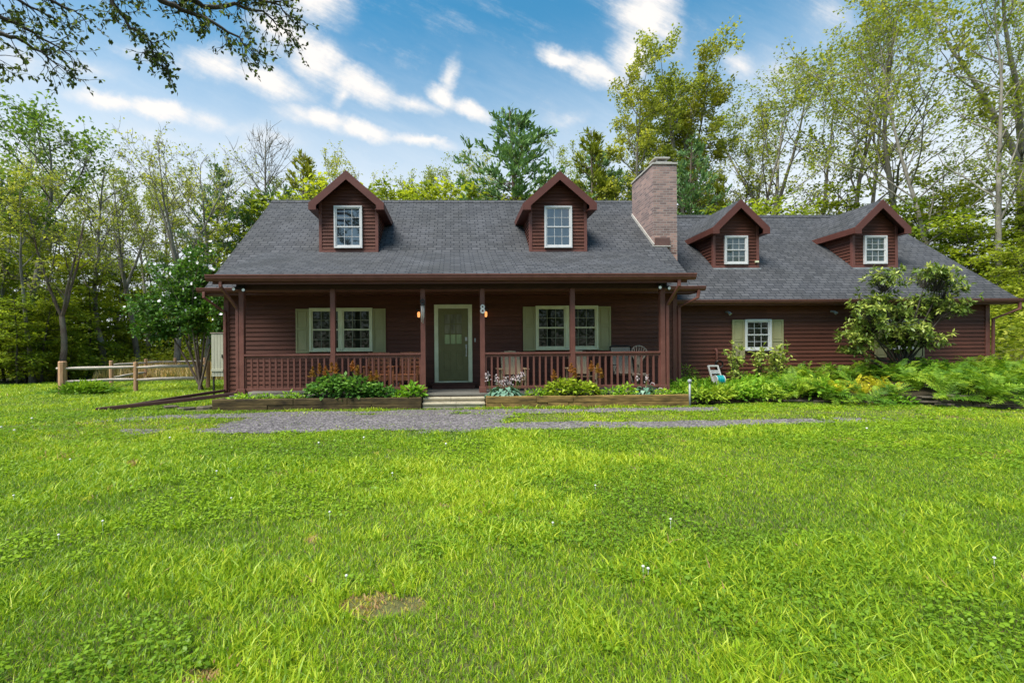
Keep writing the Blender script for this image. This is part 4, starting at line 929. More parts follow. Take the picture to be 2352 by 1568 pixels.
def broadleaf(seed, H, r0, base=.35, nmain=13, elev=(25, 55), Lf=.36, nsub=5, ntw=4, leaf_n=3600, leaf=(.16, .26), spread=.28, flat=.5, barkm='bark_grey', leafm='leaf_sparse', lean=(0, 0), wob=.05, toplight=.0, fork=0, shape='round', droop=.03, low_leaf=0):
    rng = np.random.default_rng(seed); T = Tubes(); tw = []
    def sub(p, d, L, r, depth):
        n = 5 if depth == 1 else 4
        pts, rs, dd = limb(rng, p, d, L, r, max(r*.35, .006), n, .16, droop if depth < 3 else 0)
        T.add(pts, rs, 5 if depth == 1 else 3)
        if depth < 3:
            k = nsub if depth == 1 else ntw
            for j in range(k):
                f = rng.uniform(.3, 1.0); q = pts[0]+(pts[-1]-pts[0])*0
                i = min(int(f*n), n-1); u = f*n-i; q = pts[i]*(1-u)+pts[i+1]*u
                dr = unit(pts[i+1]-pts[i]); side = unit(np.cross(dr, rng.normal(size=3)))
                sub(q, dr*rng.uniform(.5, 1.0)+side*rng.uniform(.5, .9)+np.array([0, 0, .12]), L*rng.uniform(.32, .55), max(r*.42, .008), depth+1)
        if depth >= 2: tw.append((pts, rng.uniform(0, 1)))
    trunks = [(np.zeros(3), np.array([lean[0], lean[1], 1.0]), H, r0)]
    if fork:
        pts, rs, dd = limb(rng, (0, 0, -.1), (lean[0], lean[1], 1), H*fork, r0, r0*.8, 6, .05, .05); T.add(pts, rs, 8)
        trunks = []
        for k in range(3):
            a = 2.1*k+rng.uniform(0, .6); trunks.append((pts[-1], np.array([math.cos(a)*.45, math.sin(a)*.3, 1]), H*(1-fork)*rng.uniform(.8, 1), r0*.55))
    for p0, d0, LH, rr in trunks:
        pts, rs, dd = limb(rng, p0 if fork else (0, 0, -.15), d0, LH*.93, rr, rr*.12, 12, wob, .04)
        if not fork: rs[0] *= 1.35; rs[1] *= 1.08
        T.add(pts, rs, 8)
        m = nmain if not fork else max(5, nmain//2)
        for j in range(m):
            b = 0.12 if fork else base
            f = b+(1-b)*((j+rng.uniform(0, .9))/m); i = min(int(f*12), 11); u = f*12-i; q = pts[i]*(1-u)+pts[i+1]*u
            az = j*2.4+rng.uniform(-.6, .6); el = math.radians(rng.uniform(*elev)+(f-b)*20)
            prof = {'round': math.sin(math.pi*(.18+.78*(f-b)/(1-b)))**.7, 'top': .5+.6*(f-b)/(1-b) if f < .85 else .75, 'cone': 1.05-.85*(f-b)/(1-b), 'col': .62}[shape]
            L = LH*Lf*prof*rng.uniform(.7, 1.15)
            sub(q, (math.cos(az)*math.cos(el), math.sin(az)*math.cos(el), math.sin(el)), L, max(rr*.42*(1-.7*f), .02), 1)
        tw.append((pts[-3:], .5))
    lens = np.array([np.linalg.norm(np.diff(t[0], axis=0), axis=1).sum() for t in tw]); pr_ = lens/lens.sum()
    ix = rng.choice(len(tw), leaf_n, p=pr_); P = np.zeros((leaf_n, 3)); D = np.zeros((leaf_n, 3)); tn = np.zeros(leaf_n)
    for k in range(leaf_n):
        pts, tv = tw[ix[k]]; f = rng.uniform(.25, 1.0)**.8*(len(pts)-1.001); i = int(f); u = f-i
        P[k] = pts[i]*(1-u)+pts[i+1]*u; D[k] = pts[i+1]-pts[i]; tn[k] = tv
    D = D/(np.linalg.norm(D, axis=1)[:, None]+1e-9)*.6+rng.normal(size=(leaf_n, 3))*.7; D[:, 2] *= .6
    P += rng.normal(size=(leaf_n, 3))*spread*leaf[1]*.55
    tint = .28+.32*tn+rng.normal(size=leaf_n)*.17+toplight*(P[:, 2]/H-.5)
    Ls = rng.uniform(leaf[0], leaf[1], leaf_n)
    return T.mesh('trunk', barkm), leaves_mesh('crown', P, D, Ls, Ls*.62, tint, leafm, rng, flat)
def conifer(seed, H, r0, base=.25, Lmax=.24, leaf_n=7000, leafm='leaf_pine', barkm='bark_brown', deadtop=0, irregular=.3, step=.42):
    rng = np.random.default_rng(seed); T = Tubes(); P = []; D = []; tn = []
    pts, rs, dd = limb(rng, (0, 0, -.15), (0, 0, 1), H, r0, .03, 14, .012, .02); rs[0] *= 1.3; T.add(pts, rs, 8)
    z = H*base*.6; br = []
    while z < H*.985:
        f = z/H; k = rng.integers(3, 6)
        for j in range(k):
            az = rng.uniform(0, 6.28); t = max(0, (f-base*.6)/(1-base*.6))
            L = H*Lmax*(1-t)**.75*rng.uniform(1-irregular*1.4, 1+irregular)*(.45 if f < base else 1)+.25
            dead = f < base or (deadtop and f > 1-deadtop)
            el = math.radians(rng.uniform(-8, 18)+t*28+(30 if dead and f > .5 else 0))
            i = min(int(f*14), 13); u = f*14-i; q = pts[i]*(1-u)+pts[i+1]*u
            if dead and rng.uniform() < (.1 if f > .5 else .4): continue
            if dead and f > .5: L = rng.uniform(1.8, 4.2)*(1.15-.55*(f-1+deadtop)/max(deadtop, .01)); el = math.radians(rng.uniform(15, 62))
            bp, brs, bd = limb(rng, q, (math.cos(az)*math.cos(el), math.sin(az)*math.cos(el), math.sin(el)), L, max(.045*(1-f)+.018, .015), .008, 6, .07, .06)
            T.add(bp, brs, 4)
            if dead:
                for _ in range(8):
                    m_ = rng.integers(1, 6); sp, sr, _d = limb(rng, bp[m_], unit(bp[m_]-bp[m_-1])+rng.normal(size=3)*.6, L*.32, .018, .005, 4, .15, .03); T.add(sp, sr, 3)
                continue
            br.append((bp, L, rng.uniform(0, 1)))
            for _ in range(3):
                m_ = rng.integers(2, 6); sp, sr, _d = limb(rng, bp[m_], unit(bp[m_]-bp[m_-1])+unit(np.cross(bd, (0, 0, 1)))*rng.choice([-.8, .8]), L*.4, .014, .005, 4, .08, .05); T.add(sp, sr, 3); br.append((sp, L*.45, rng.uniform(0, 1)))
        z += step*rng.uniform(.7, 1.3)
    w_ = np.array([b[1] for b in br]); ix = rng.choice(len(br), leaf_n, p=w_/w_.sum())
    P = np.zeros((leaf_n, 3)); D = np.zeros((leaf_n, 3)); tn = np.zeros(leaf_n)
    for k in range(leaf_n):
        b = br[ix[k]]; pts = b[0]; f = rng.uniform(.3, 1.0)**.7*(len(pts)-1.001); i = int(f); u = f-i
        P[k] = pts[i]*(1-u)+pts[i+1]*u; D[k] = unit(pts[i+1]-pts[i]); tn[k] = b[2]
    D = D*.8+rng.normal(size=(leaf_n, 3))*.45; D[:, 2] += .35
    P += rng.normal(size=(leaf_n, 3))*.07
    Ls = rng.uniform(.22, .42, leaf_n); tint = .25+.3*tn+rng.normal(size=leaf_n)*.18
    return T.mesh('trunk', barkm), leaves_mesh('crown', P, D, Ls, Ls*.34, tint, leafm, rng, .4)
def understory(seed, H, leaf_n=4200, leafm='leaf_under', leaf=(.15, .25), width=.34):
    """sapling with flat layered sprays"""
    rng = np.random.default_rng(seed); T = Tubes(); P = []; D = []; tn = []
    pts, rs, dd = limb(rng, (0, 0, -.1), (rng.normal()*.08, rng.normal()*.08, 1), H, H*.011+.02, .012, 10, .05, .04); T.add(pts, rs, 6)
    br = []
    nb = int(H*5.5)
    for j in range(nb):
        f = .12+.86*(j+rng.uniform(0, 1))/nb; i = min(int(f*10), 9); u = f*10-i; q = pts[i]*(1-u)+pts[i+1]*u
        az = j*2.4+rng.uniform(-.5, .5); el = math.radians(rng.uniform(-6, 22)+25*max(0, f-.6)); L = H*width*(.45+.9*math.sin(math.pi*min(1, .15+.8*f)))*rng.uniform(.5, 1.15)*.8
        bp, brs, bd = limb(rng, q, (math.cos(az)*math.cos(el), math.sin(az)*math.cos(el), math.sin(el)), L, .022, .006, 6, .07, -.015); T.add(bp, brs, 4)
        tv = rng.uniform(0, 1); br.append((bp, L, tv))
        for m_ in range(1, 6):
            for sgn in (-1, 1):
                sd_ = unit(np.cross(bd, (0, 0, 1)))*sgn; sp, sr, _d = limb(rng, bp[m_], unit(bp[m_]-bp[m_-1])*.8+sd_*.8, L*.4*(1.15-m_/7), .010, .004, 3, .08, -.02); T.add(sp, sr, 3); br.append((sp, L*.35, tv))
    w_ = np.array([b[1] for b in br]); ix = rng.choice(len(br), leaf_n, p=w_/w_.sum())
    P = np.zeros((leaf_n, 3)); D = np.zeros((leaf_n, 3)); tn = np.zeros(leaf_n)
    for k in range(leaf_n):
        b = br[ix[k]]; pts = b[0]; f = rng.uniform(.15, 1.0)*(len(pts)-1.001); i = int(f); u = f-i
        P[k] = pts[i]*(1-u)+pts[i+1]*u; D[k] = unit(pts[i+1]-pts[i]); tn[k] = b[2]
    D = D*.5+rng.normal(size=(leaf_n, 3))*np.array([.7, .7, .3]); P += rng.normal(size=(leaf_n, 3))*np.array([.16, .16, .09])
    Ls = rng.uniform(leaf[0], leaf[1], leaf_n); tint = .27+.34*tn+rng.normal(size=leaf_n)*.16
    return T.mesh('trunk', 'bark_dark'), leaves_mesh('crown', P, D, Ls, Ls*.62, tint, leafm, rng, 2.2)

# ------------------------------------------------------------------ trees
PROTO = {}
def proto(key, H, fn):
    PROTO[key] = (H, fn)
B = broadleaf
proto('sparse_a', 15, lambda: B(11, 15, .19, .36, 13, (28, 58), .33, 5, 4, 3000, (.125, .20), 1.0))
proto('sparse_b', 15, lambda: B(12, 15, .17, .42, 11, (35, 65), .30, 5, 4, 2600, (.125, .20), 1.1, shape='top'))
proto('sparse_c', 15, lambda: B(13, 15, .21, .30, 12, (30, 60), .34, 5, 4, 3300, (.125, .20), 1.0, fork=.42, barkm='bark_pale'))
proto('sparse_d', 15, lambda: B(14, 15, .15, .50, 12, (40, 70), .26, 5, 4, 2300, (.12, .19), 1.0, shape='col'))
proto('sparse_e', 15, lambda: B(15, 15, .20, .34, 15, (25, 60), .34, 6, 5, 1250, (.13, .21), 1.0, wob=.07))
proto('sparse_f', 15, lambda: B(16, 15, .19, .36, 14, (30, 62), .36, 6, 5, 1150, (.13, .21), 1.0, fork=.40))
proto('bright_a', 14, lambda: B(21, 14, .17, .22, 16, (15, 50), .30, 5, 4, 7200, (.14, .23), 1.1, leafm='leaf_bright', flat=1.2))
proto('bright_b', 14, lambda: B(22, 14, .15, .28, 14, (20, 55), .28, 5, 4, 5800, (.14, .23), 1.1, leafm='leaf_bright', flat=1.2, shape='col'))
proto('mixed_a', 18, lambda: B(31, 18, .22, .26, 18, (25, 60), .23, 6, 4, 9000, (.14, .22), 1.1, leafm='leaf_sparse', shape='col'))
proto('mixed_b', 18, lambda: B(32, 18, .20, .20, 19, (25, 60), .22, 6, 4, 8200, (.14, .22), 1.1, leafm='leaf_yellowpine', shape='col'))
proto('dense', 14, lambda: B(41, 14, .24, .34, 15, (15, 55), .33, 6, 5, 4600, (.17, .27), 1.2, leafm='leaf_dense'))
proto('pine_a', 16, lambda: conifer(51, 16, .22, .18, .27, 9500, irregular=.42))
proto('pine_b', 16, lambda: conifer(52, 16, .2, .34, .20, 5600, irregular=.45))
proto('yellowpine', 14, lambda: conifer(53, 14, .18, .12, .17, 6800, leafm='leaf_yellowpine'))
proto('deadtop', 16, lambda: conifer(54, 16, .2, .3, .2, 4600, deadtop=.30, irregular=.4, barkm='bark_grey'))
proto('forked', 12, lambda: B(61, 12, .19, .4, 12, (25, 60), .36, 5, 4, 1500, (.14, .22), 1.0, barkm='bark_brown', fork=.36))
proto('birch', 22, lambda: B(71, 22, .20, .30, 17, (38, 64), .36, 6, 5, 7600, (.135, .21), 1.2, barkm='bark_pale', leafm='leaf_bright', shape='top'))
proto('birch_b', 22, lambda: B(72, 22, .19, .26, 17, (38, 66), .33, 6, 5, 7000, (.135, .21), 1.2, barkm='bark_pale', leafm='leaf_bright', lean=(-.14, 0), shape='round'))
proto('under_a', 7, lambda: understory(81, 7))
proto('under_b', 6, lambda: understory(82, 6, 3600))
proto('under_c', 8, lambda: understory(83, 8, 5000, 'leaf_bright', (.17, .27)))
proto('under_d', 7, lambda: understory(84, 7, 4600, 'leaf_bright', (.17, .27), .40))
proto('pole_a', 16, lambda: B(91, 16, .13, .62, 8, (35, 65), .22, 4, 4, 1300, (.16, .25), 1.0, barkm='bark_grey', shape='col'))
proto('pole_b', 16, lambda: B(92, 16, .17, .55, 9, (30, 60), .24, 4, 4, 1500, (.16, .25), 1.0, barkm='bark_grey', shape='col'))
KIND = {'sparse': ('deciduous_tree', 'tree', 'thinly leafed tree', 'thinly leafed trees around the house'),
        'bright': ('deciduous_tree', 'tree', 'yellow green leafy tree', 'yellow green trees around the house'),
        'mixed': ('deciduous_tree', 'tree', 'narrow olive green tree', 'tall narrow trees behind the house'),
        'dense': ('deciduous_tree', 'tree', 'dark full crowned tree', 'dark full trees left of the house'),
        'pine': ('pine_tree', 'pine', 'blue green pine', 'pines behind the house'),
        'yellowpine': ('pine_tree', 'pine', 'yellowish green conifer', 'pines behind the house'),
        'deadtop': ('pine_tree', 'pine', 'pine with bare dead branches at its top', 'pines behind the house'),
        'forked': ('deciduous_tree', 'tree', 'reddish forked tree with nearly bare spreading limbs', 'thinly leafed trees around the house'),
        'birch': ('deciduous_tree', 'tree', 'pale barked many limbed tree', 'tall pale barked trees right of the house'),
        'under': ('young_tree', 'young tree', 'young tree with layered sprays', 'young trees under the taller woods'),
        'pole': ('woodland_tree', 'tree', 'slim bare stemmed tree', 'slim bare stemmed trees in the left wood')}
first = {}; TOP = {}
def place_tree(key, vx, vtop, y, label=None, sx=1.0, rot=None, x=None):
    H0, fn = PROTO[key]; base = key.split('_')[0]
    kn, cat, desc, grp = KIND[base]
    p = at(vx, 850, y); X = p.x if x is None else x; z0 = float(gz(X, y))
    if key not in first:
        tr, cr = fn(); zs = np.concatenate([np.array([v.co.z for v in cr.vertices]), np.array([v.co.z for v in tr.vertices])])
        TOP[key] = float(np.percentile(zs, 99.9)); built = (tr, cr)
    H = at(vx, vtop, y).z-z0; s = H/TOP[key]
    if rot is None: rot = RND.uniform(0, 6.28)
    if label is None:
        size = 'low' if H < 6 else 'short' if H < 9 else 'medium' if H < 14 else 'tall'
        if vx < 150: where = 'at the far left wood edge'
        elif vx < 300: where = 'behind the rail fence'
        elif vx < 480: where = 'behind the white flowering shrub'
        elif vx < 640: where = 'beside the main roof left end'
        elif vx < 960: where = 'behind the left main dormer'
        elif vx < 1180: where = 'between the two main dormers'
        elif vx < 1420: where = 'behind the right main dormer'
        elif vx < 1580: where = 'behind the chimney'
        elif vx < 1830: where = 'behind the first wing dormer'
        elif vx < 2090: where = 'behind the last wing dormer'
        elif vx < 2260: where = 'above the wing roof right slope'
        else: where = 'at the right beyond the wing'
        depth = 'nearest' if y < 27 else 'mid depth' if y < 38 else 'far back'
        label = f'{size} {desc} {where}, {depth}'; label = ' '.join(label.split()[:16])
    if key not in first:
        tr, cr = built; o = thing(kn, label, cat, (X, y, z0))
        obj('trunk', tr, o, False); obj('crown', cr, o, False); first[key] = o
    else: o = dup(first[key], (X, y, z0))
    o.location = (X, y, z0); o.rotation_euler = (0, 0, rot); o.scale = (s*sx, s*sx, s); o['label'] = label; o['group'] = grp; o.name = kn
    return o
# the trees one can tell apart, left to right: kind, picture x of the stem, picture y of the top, distance
for a in [('dense', 62, 215, 24, 'dark full crowned tree rising above the others at the left edge'), ('bright_b', -70, 330, 23), ('bright_b', -12, 430, 22), ('sparse_e', 245, 295, 27, 'broad thinly leafed tree rising behind the middle of the rail fence'),
          ('forked', 138, 425, 21, 'reddish forked tree with spreading bare limbs behind the left fence post'), ('sparse_f', 318, 395, 31), ('sparse_f', 408, 315, 29, 'forked thinly leafed tree above the white flowering shrub'), ('sparse_e', 470, 335, 33), ('pine_b', 505, 385, 37),
          ('deadtop', 612, 285, 35, 'pine with bare dead branches fanning out at its top'), ('mixed_b', 548, 395, 40), ('pine_b', 655, 430, 42), ('yellowpine', 700, 352, 43), ('bright_b', 752, 388, 41), ('sparse_d', 800, 372, 47), ('sparse_a', 842, 345, 45), ('mixed_a', 905, 382, 45), ('sparse_d', 955, 405, 50),
          ('sparse_b', 1010, 365, 44), ('sparse_d', 1062, 385, 47), ('pine_a', 1190, 240, 39, 'large broad blue green pine between the two main dormers', 1.3), ('sparse_b', 1105, 345, 49), ('sparse_d', 1300, 300, 49), ('yellowpine', 1362, 300, 40), ('bright_a', 1330, 380, 45), ('sparse_a', 1420, 300, 47),
          ('mixed_a', 1468, 188, 41), ('mixed_b', 1530, 172, 44), ('mixed_a', 1605, 132, 41, 'tallest olive green tree, just right of the chimney'), ('mixed_a', 1432, 235, 43), ('mixed_b', 1502, 205, 47), ('mixed_a', 1568, 165, 46), ('mixed_b', 1640, 200, 45), ('pine_a', 1392, 330, 44), ('pine_b', 1585, 330, 36), ('yellowpine', 1650, 400, 37), ('sparse_d', 1690, 250, 45), ('sparse_a', 1745, 195, 40), ('sparse_c', 1805, 158, 42), ('sparse_b', 1868, 100, 39), ('sparse_a', 1945, 45, 36), ('sparse_d', 1990, 60, 40),
          ('birch_b', 2190, -150, 25, 'pale leaning tree whose limbs sweep left above the wing roof'), ('birch', 2290, -190, 23, 'tall pale barked tree with dark rising limbs at the right edge'), ('sparse_a', 2070, -60, 31), ('sparse_c', 2400, -120, 27), ('birch_b', 2480, -60, 21), ('sparse_b', 2340, -20, 33)]:
    place_tree(*a)
rr = random.Random(5)
# young trees and slim stems that fill the wood on the left
for vx, vt, y in [(-60, 560, 22), (10, 600, 23), (70, 570, 25), (30, 530, 28), (125, 600, 27), (180, 590, 29), (230, 570, 32), (215, 640, 38), (275, 600, 40), (330, 585, 41), (385, 600, 43), (430, 560, 42), (495, 560, 40), (460, 610, 44), (540, 520, 38), (585, 470, 36), (110, 500, 34), (-20, 480, 30), (300, 540, 37), (520, 640, 46), (160, 660, 24), (-90, 640, 20.5), (350, 690, 46), (60, 690, 22), (250, 660, 41)]:
    if y > 30 and rr.random() < .4: continue
    place_tree(rr.choice(['under_a', 'under_b', 'under_a', 'under_c']), vx, vt, y)
for vx, vt, y in [(20, 380, 27), (92, 400, 24), (105, 420, 29), (160, 450, 31), (190, 400, 34), (225, 430, 37), (265, 380, 33), (290, 420, 39), (345, 400, 36), (372, 410, 40), (440, 380, 38), (35, 330, 33), (-25, 360, 26), (330, 430, 44), (420, 420, 46), (500, 430, 45), (128, 380, 38), (210, 470, 45), (55, 440, 40), (75, 400, 21.5)]:
    place_tree(rr.choice(['pole_a', 'pole_b']), vx, vt, y)
for vx, vt, y in [(-80, 590, 20.4), (-30, 640, 21), (40, 620, 20.6), (95, 610, 21.5), (130, 650, 23), (10, 660, 21.8), (65, 640, 23.5), (205, 560, 27), (285, 540, 33), (350, 560, 39), (400, 640, 41), (445, 620, 40), (515, 590, 39), (170, 540, 26), (255, 620, 36), (310, 640, 38), (370, 660, 42), (480, 680, 43), (550, 600, 42), (-50, 520, 25), (150, 700, 22.5)]:
    if rr.random() < .75: place_tree(rr.choice(['under_a', 'under_b', 'under_c']), vx, vt+60, y)
# bright young growth behind and right of the wing
for vx, vt, y in [(1620, 400, 31), (1675, 440, 28), (1720, 400, 33), (1775, 430, 29), (1830, 390, 31), (1880, 430, 27), (1930, 380, 32), (1985, 420, 28), (2040, 380, 30), (2095, 430, 27), (2140, 390, 29), (2190, 440, 26), (2230, 480, 24), (2280, 430, 26), (2320, 520, 22), (2360, 460, 24), (1560, 430, 33), (2330, 620, 19), (2300, 690, 20), (2380, 640, 17.5), (2260, 590, 25), (1440, 400, 34), (1350, 430, 36), (2420, 540, 19), (2150, 520, 24.5), (2210, 560, 23.5)]:
    if vx < 2060 and rr.random() < .35: continue
    place_tree(rr.choice(['under_c', 'under_d', 'under_a', 'under_d', 'under_a']), vx, vt+(45 if vx < 2060 else 15), y)
for vx, vt, y in [(700, 420, 38), (780, 440, 40), (870, 440, 39), (930, 430, 42), (1000, 440, 40), (1060, 450, 38), (1290, 430, 38), (1130, 430, 42)]:
    place_tree(rr.choice(['under_a', 'under_c']), vx, vt, y)

# woodland far behind, shrubs along the wood edge and the dry meadow: nobody could count them
def leafcloud(name, n, xr, yr, hf, leaf, m, seed, label, cat, keep=None, grow=1.0):
    rng = np.random.default_rng(seed)
    x = rng.uniform(*xr, n); y = rng.uniform(*yr, n)
    if keep is not None:
        k = keep(x, y); x, y = x[k], y[k]; n = len(x)
    h = hf(x, y, rng)*rng.uniform(0, 1, n)**grow
    P = np.stack([x, y, gz(x, y)+h], 1); D = rng.normal(size=(n, 3)); D[:, 2] *= .4
    Ls = rng.uniform(*leaf, n); tint = .25+.45*vnoise(x, y+h*1.7, 1.6, seed)+rng.normal(size=n)*.15
    me = leaves_mesh(name, P, D, Ls, Ls*.6, tint, m, rng, .8)
    return tag(obj(name, me), label, cat, kind='stuff')
leafcloud('far_woodland', 60000, (-110, 130), (52, 66), lambda x, y, r: 1.0+3.0*vnoise(x, y, 5, 8)+1.5*vnoise(x, y, 1.6, 7), (.35, .6), 'leaf_far', 101, 'dark mass of woodland far behind the house', 'woodland')
leafcloud('roadside_woodland', 60000, (-60, 60), (-40, -26), lambda x, y, r: 7+9*vnoise(x, y, 5, 58)+4*vnoise(x, y, 1.6, 57), (.4, .65), 'leaf_far', 109, 'woodland across the road facing the house', 'woodland', None, .8)
leafcloud('undergrowth', 70000, (-40, -6), (19.5, 47), lambda x, y, r: .4+2.6*vnoise(x, y, 2.2, 18)**1.4, (.12, .26), 'leaf_under', 102, 'low undergrowth along the edge of the left wood', 'undergrowth',
          lambda x, y: (y > np.where(x < -17.2, 20.3+vnoise(x, y, 2, 19)*1.8, 41+vnoise(x, y, 3, 20)*3)) & (vnoise(x, y, 1.8, 31) > .3), 1.2)
leafcloud('bank_growth', 46000, (16.9, 34), (12.6, 30), lambda x, y, r: .5+2.0*vnoise(x, y, 2.0, 28)+.5*vnoise(x, y, .7, 29), (.12, .24), 'leaf_bright', 103, 'bright low growth covering the bank right of the house', 'undergrowth',
          lambda x, y: (y > 13.6-(x-16.9)*.1) & (vnoise(x, y, 1.5, 33) > .22), .9)
rng = np.random.default_rng(77)
n = 26000; x = rng.uniform(-30, -7.5, n); y = rng.uniform(19.5, 41, n)
k = (x > -17.5+vnoise(x, y, 2, 4)*1.5-(y-20)*.35) & (y > 21+vnoise(x, y, 1.5, 6)*2.0); x, y = x[k], y[k]; n = len(x)
P = np.stack([x, y, gz(x, y)], 1); D = rng.normal(size=(n, 3))*.28; D[:, 2] = 1
hh = (.35+.75*vnoise(x, y, 1.8, 44))*rng.uniform(.6, 1.15, n)
tag(obj('meadow_grass', leaves_mesh('meadow_grass', P, D, hh, .05+.05*rng.uniform(size=n), .2+.6*vnoise(x, y, 1.2, 45)+rng.normal(size=n)*.15, 'drygrass', rng, 0)), 'tall tan meadow grass beyond the rail fence', 'meadow grass', kind='stuff')

# ------------------------------------------------------------------ oak overhanging from the left: trunk outside the picture
oak = thing('oak_tree', 'oak whose leafy branches hang into the top left of the picture', 'tree', (-10.2, 4.5, 0))
rng = np.random.default_rng(5); T = Tubes()
pts, rs, d = limb(rng, (-10.2, 4.5, -.2), (.05, 0, 1), 9.5, .34, .2, 8, .03, .03); rs[0] *= 1.3; T.add(pts, rs, 10)
hub = pts[5]; hub2 = pts[7]
tw = []
def stroke(seq, y0, y1, r0, src):
    """a limb of the oak through surveyed points"""
    P3 = [np.array(src)]+[np.array(at(a, b, y0+(y1-y0)*i/(len(seq)-1))) for i, (a, b) in enumerate(seq)]
    out = []
    for i in range(len(P3)-1):
        for u in (0, .34, .67): out.append(P3[i]*(1-u)+P3[i+1]*u+rng.normal(size=3)*.015*(i > 0))
    out.append(P3[-1]); out = np.array(out); T.add(out, np.linspace(r0, .006, len(out)), 6)
    return out
LIMBS = [([(240, -60), (262, 5), (300, 62), (345, 95), (350, 120)], 7.0, 7.3, .05, hub2, 3), ([(320, -50), (370, 2), (420, 25), (490, 52), (545, 85), (575, 125)], 7.2, 7.8, .06, hub2, 3), ([(350, -70), (432, -5), (470, 18), (540, 12), (605, 28), (655, 70)], 7.4, 8.2, .07, hub2, 3),
         ([(-120, 60), (-20, 75), (40, 90), (95, 120), (135, 150)], 6.4, 6.9, .05, hub, 1), ([(-100, 20), (-10, 35), (50, 62), (110, 95), (160, 125)], 6.8, 7.2, .05, hub, 1), ([(-40, -40), (40, 0), (85, 20), (130, 45)], 7.0, 7.3, .04, hub, 1), ([(60, -60), (118, 0), (165, 25), (198, 45)], 7.2, 7.5, .04, hub, 1), ([(450, -60), (530, -10), (590, -5), (640, 15), (668, 40)], 7.6, 8.2, .05, hub2, 3), ([(-110, 90), (-30, 120), (5, 150)], 6.6, 6.8, .035, hub, 1)]
for seq, y0, y1, r0, src, st_ in LIMBS:
    o = stroke(seq, y0, y1, r0, src); m = len(o)
    for i in range(4, m):
        for _ in range(2 if seq[0][0] < 230 else 4):
            if rng.uniform() < .34: continue
            sp, sr, dd = limb(rng, o[i], unit(o[i]-o[i-1])*.7+rng.normal(size=3)*np.array([.7, .5, .55])+np.array([0, 0, -.08]), rng.uniform(.2, .5), .008, .003, 5, .2, -.02); T.add(sp, sr, 3); tw.append(sp)
            for _ in range(2):
                j = rng.integers(2, 5); s2, r2, _d = limb(rng, sp[j], unit(sp[j]-sp[j-1])+rng.normal(size=3)*.7, rng.uniform(.12, .3), .004, .002, 3, .2, -.02); T.add(s2, r2, 3); tw.append(s2)
hang = stroke([(345, 95), (352, 118), (372, 140), (385, 165), (392, 185)], 7.3, 7.35, .012, at(345, 94, 7.29)); 
for i in range(2, len(hang)):
    for _ in range(2): sp, sr, dd = limb(rng, hang[i], rng.normal(size=3)+np.array([.2, 0, -.3]), rng.uniform(.12, .26), .005, .002, 4, .2, -.03); T.add(sp, sr, 3); tw.append(sp)
P = []; D = []
for t in tw:
    for _ in range(rng.integers(4, 7)):
        f = rng.uniform(.45, 1)*(len(t)-1.001); i = int(f); q = t[i]*(1-(f-i))+t[i+1]*(f-i)
        P.append(q+rng.normal(size=3)*.012); D.append(unit(t[i+1]-t[i])*.5+rng.normal(size=3)*.7+np.array([0, 0, -.25]))
P = np.array(P); D = np.array(D); Ls = rng.uniform(.05, .095, len(P))
obj('trunk', T.mesh('trunk', 'bark_dark'), oak); obj('crown', leaves_mesh('crown', P, D, Ls, Ls*.6, rng.uniform(0, 1, len(P)), 'leaf_oak', rng, .2), oak)
# ------------------------------------------------------------------ split rail fence
fence = thing('rail_fence', 'split rail fence of pale rails and orange brown posts along the left lawn', 'fence', (-11.5, 16.3, 0))
def fpost(p, h, r, parent, tilt=0):
    m = MB(); x, y, z = p; pts = [(x, y, z-.1), (x+tilt*.5, y, z+h*.5), (x+tilt, y, z+h-.03), (x+tilt, y, z+h)]; m.tube(pts, [r, r*.97, r*.95, r*.8], 9); obj('post', m.mesh('post', 'fence_wood', False), parent)
def frail(p, q, parent, r=.055):
    m = MB(); p, q = Vector(p), Vector(q); n = 6
    pts = [p.lerp(q, i/n)+Vector((0, 0, RND.uniform(-.012, .012))) for i in range(n+1)]; m.tube(pts, [r*.6]+[r*RND.uniform(.85, 1.1) for _ in range(n-1)]+[r*.6], 6); obj('rail', m.mesh('rail', 'rail_wood'), parent)
F1 = [at(144, 905, 15.7), at(312, 900, 16.4), at(478, 896, 17.1)]
for i, p in enumerate(F1): fpost((p.x, p.y, 0), 1.02 if i else 1.08, .075 if i else .125, fence)
for a, b in zip(F1[:-1], F1[1:]):
    for z in (.84, .40): frail((a.x, a.y-.03, z), (b.x, b.y-.03, z+.02), fence)
frail((F1[0].x-.2, F1[0].y, .84), (F1[0].x+.1, F1[0].y, .845), fence, .05)
fence2 = thing('rail_fence', 'farther split rail fence receding beside the tan meadow', 'fence', (-13.7, 22, 0))
F2 = [at(256, 893, 18.2), at(335, 872, 23.0), at(402, 866, 25.5), at(470, 862, 26.5)]
for p in F2: fpost((p.x, p.y, 0), 1.05, .075, fence2)
for a, b in zip(F2[:-1], F2[1:]):
    for z in (.86, .38): frail((a.x, a.y, z), (b.x, b.y, z), fence2)
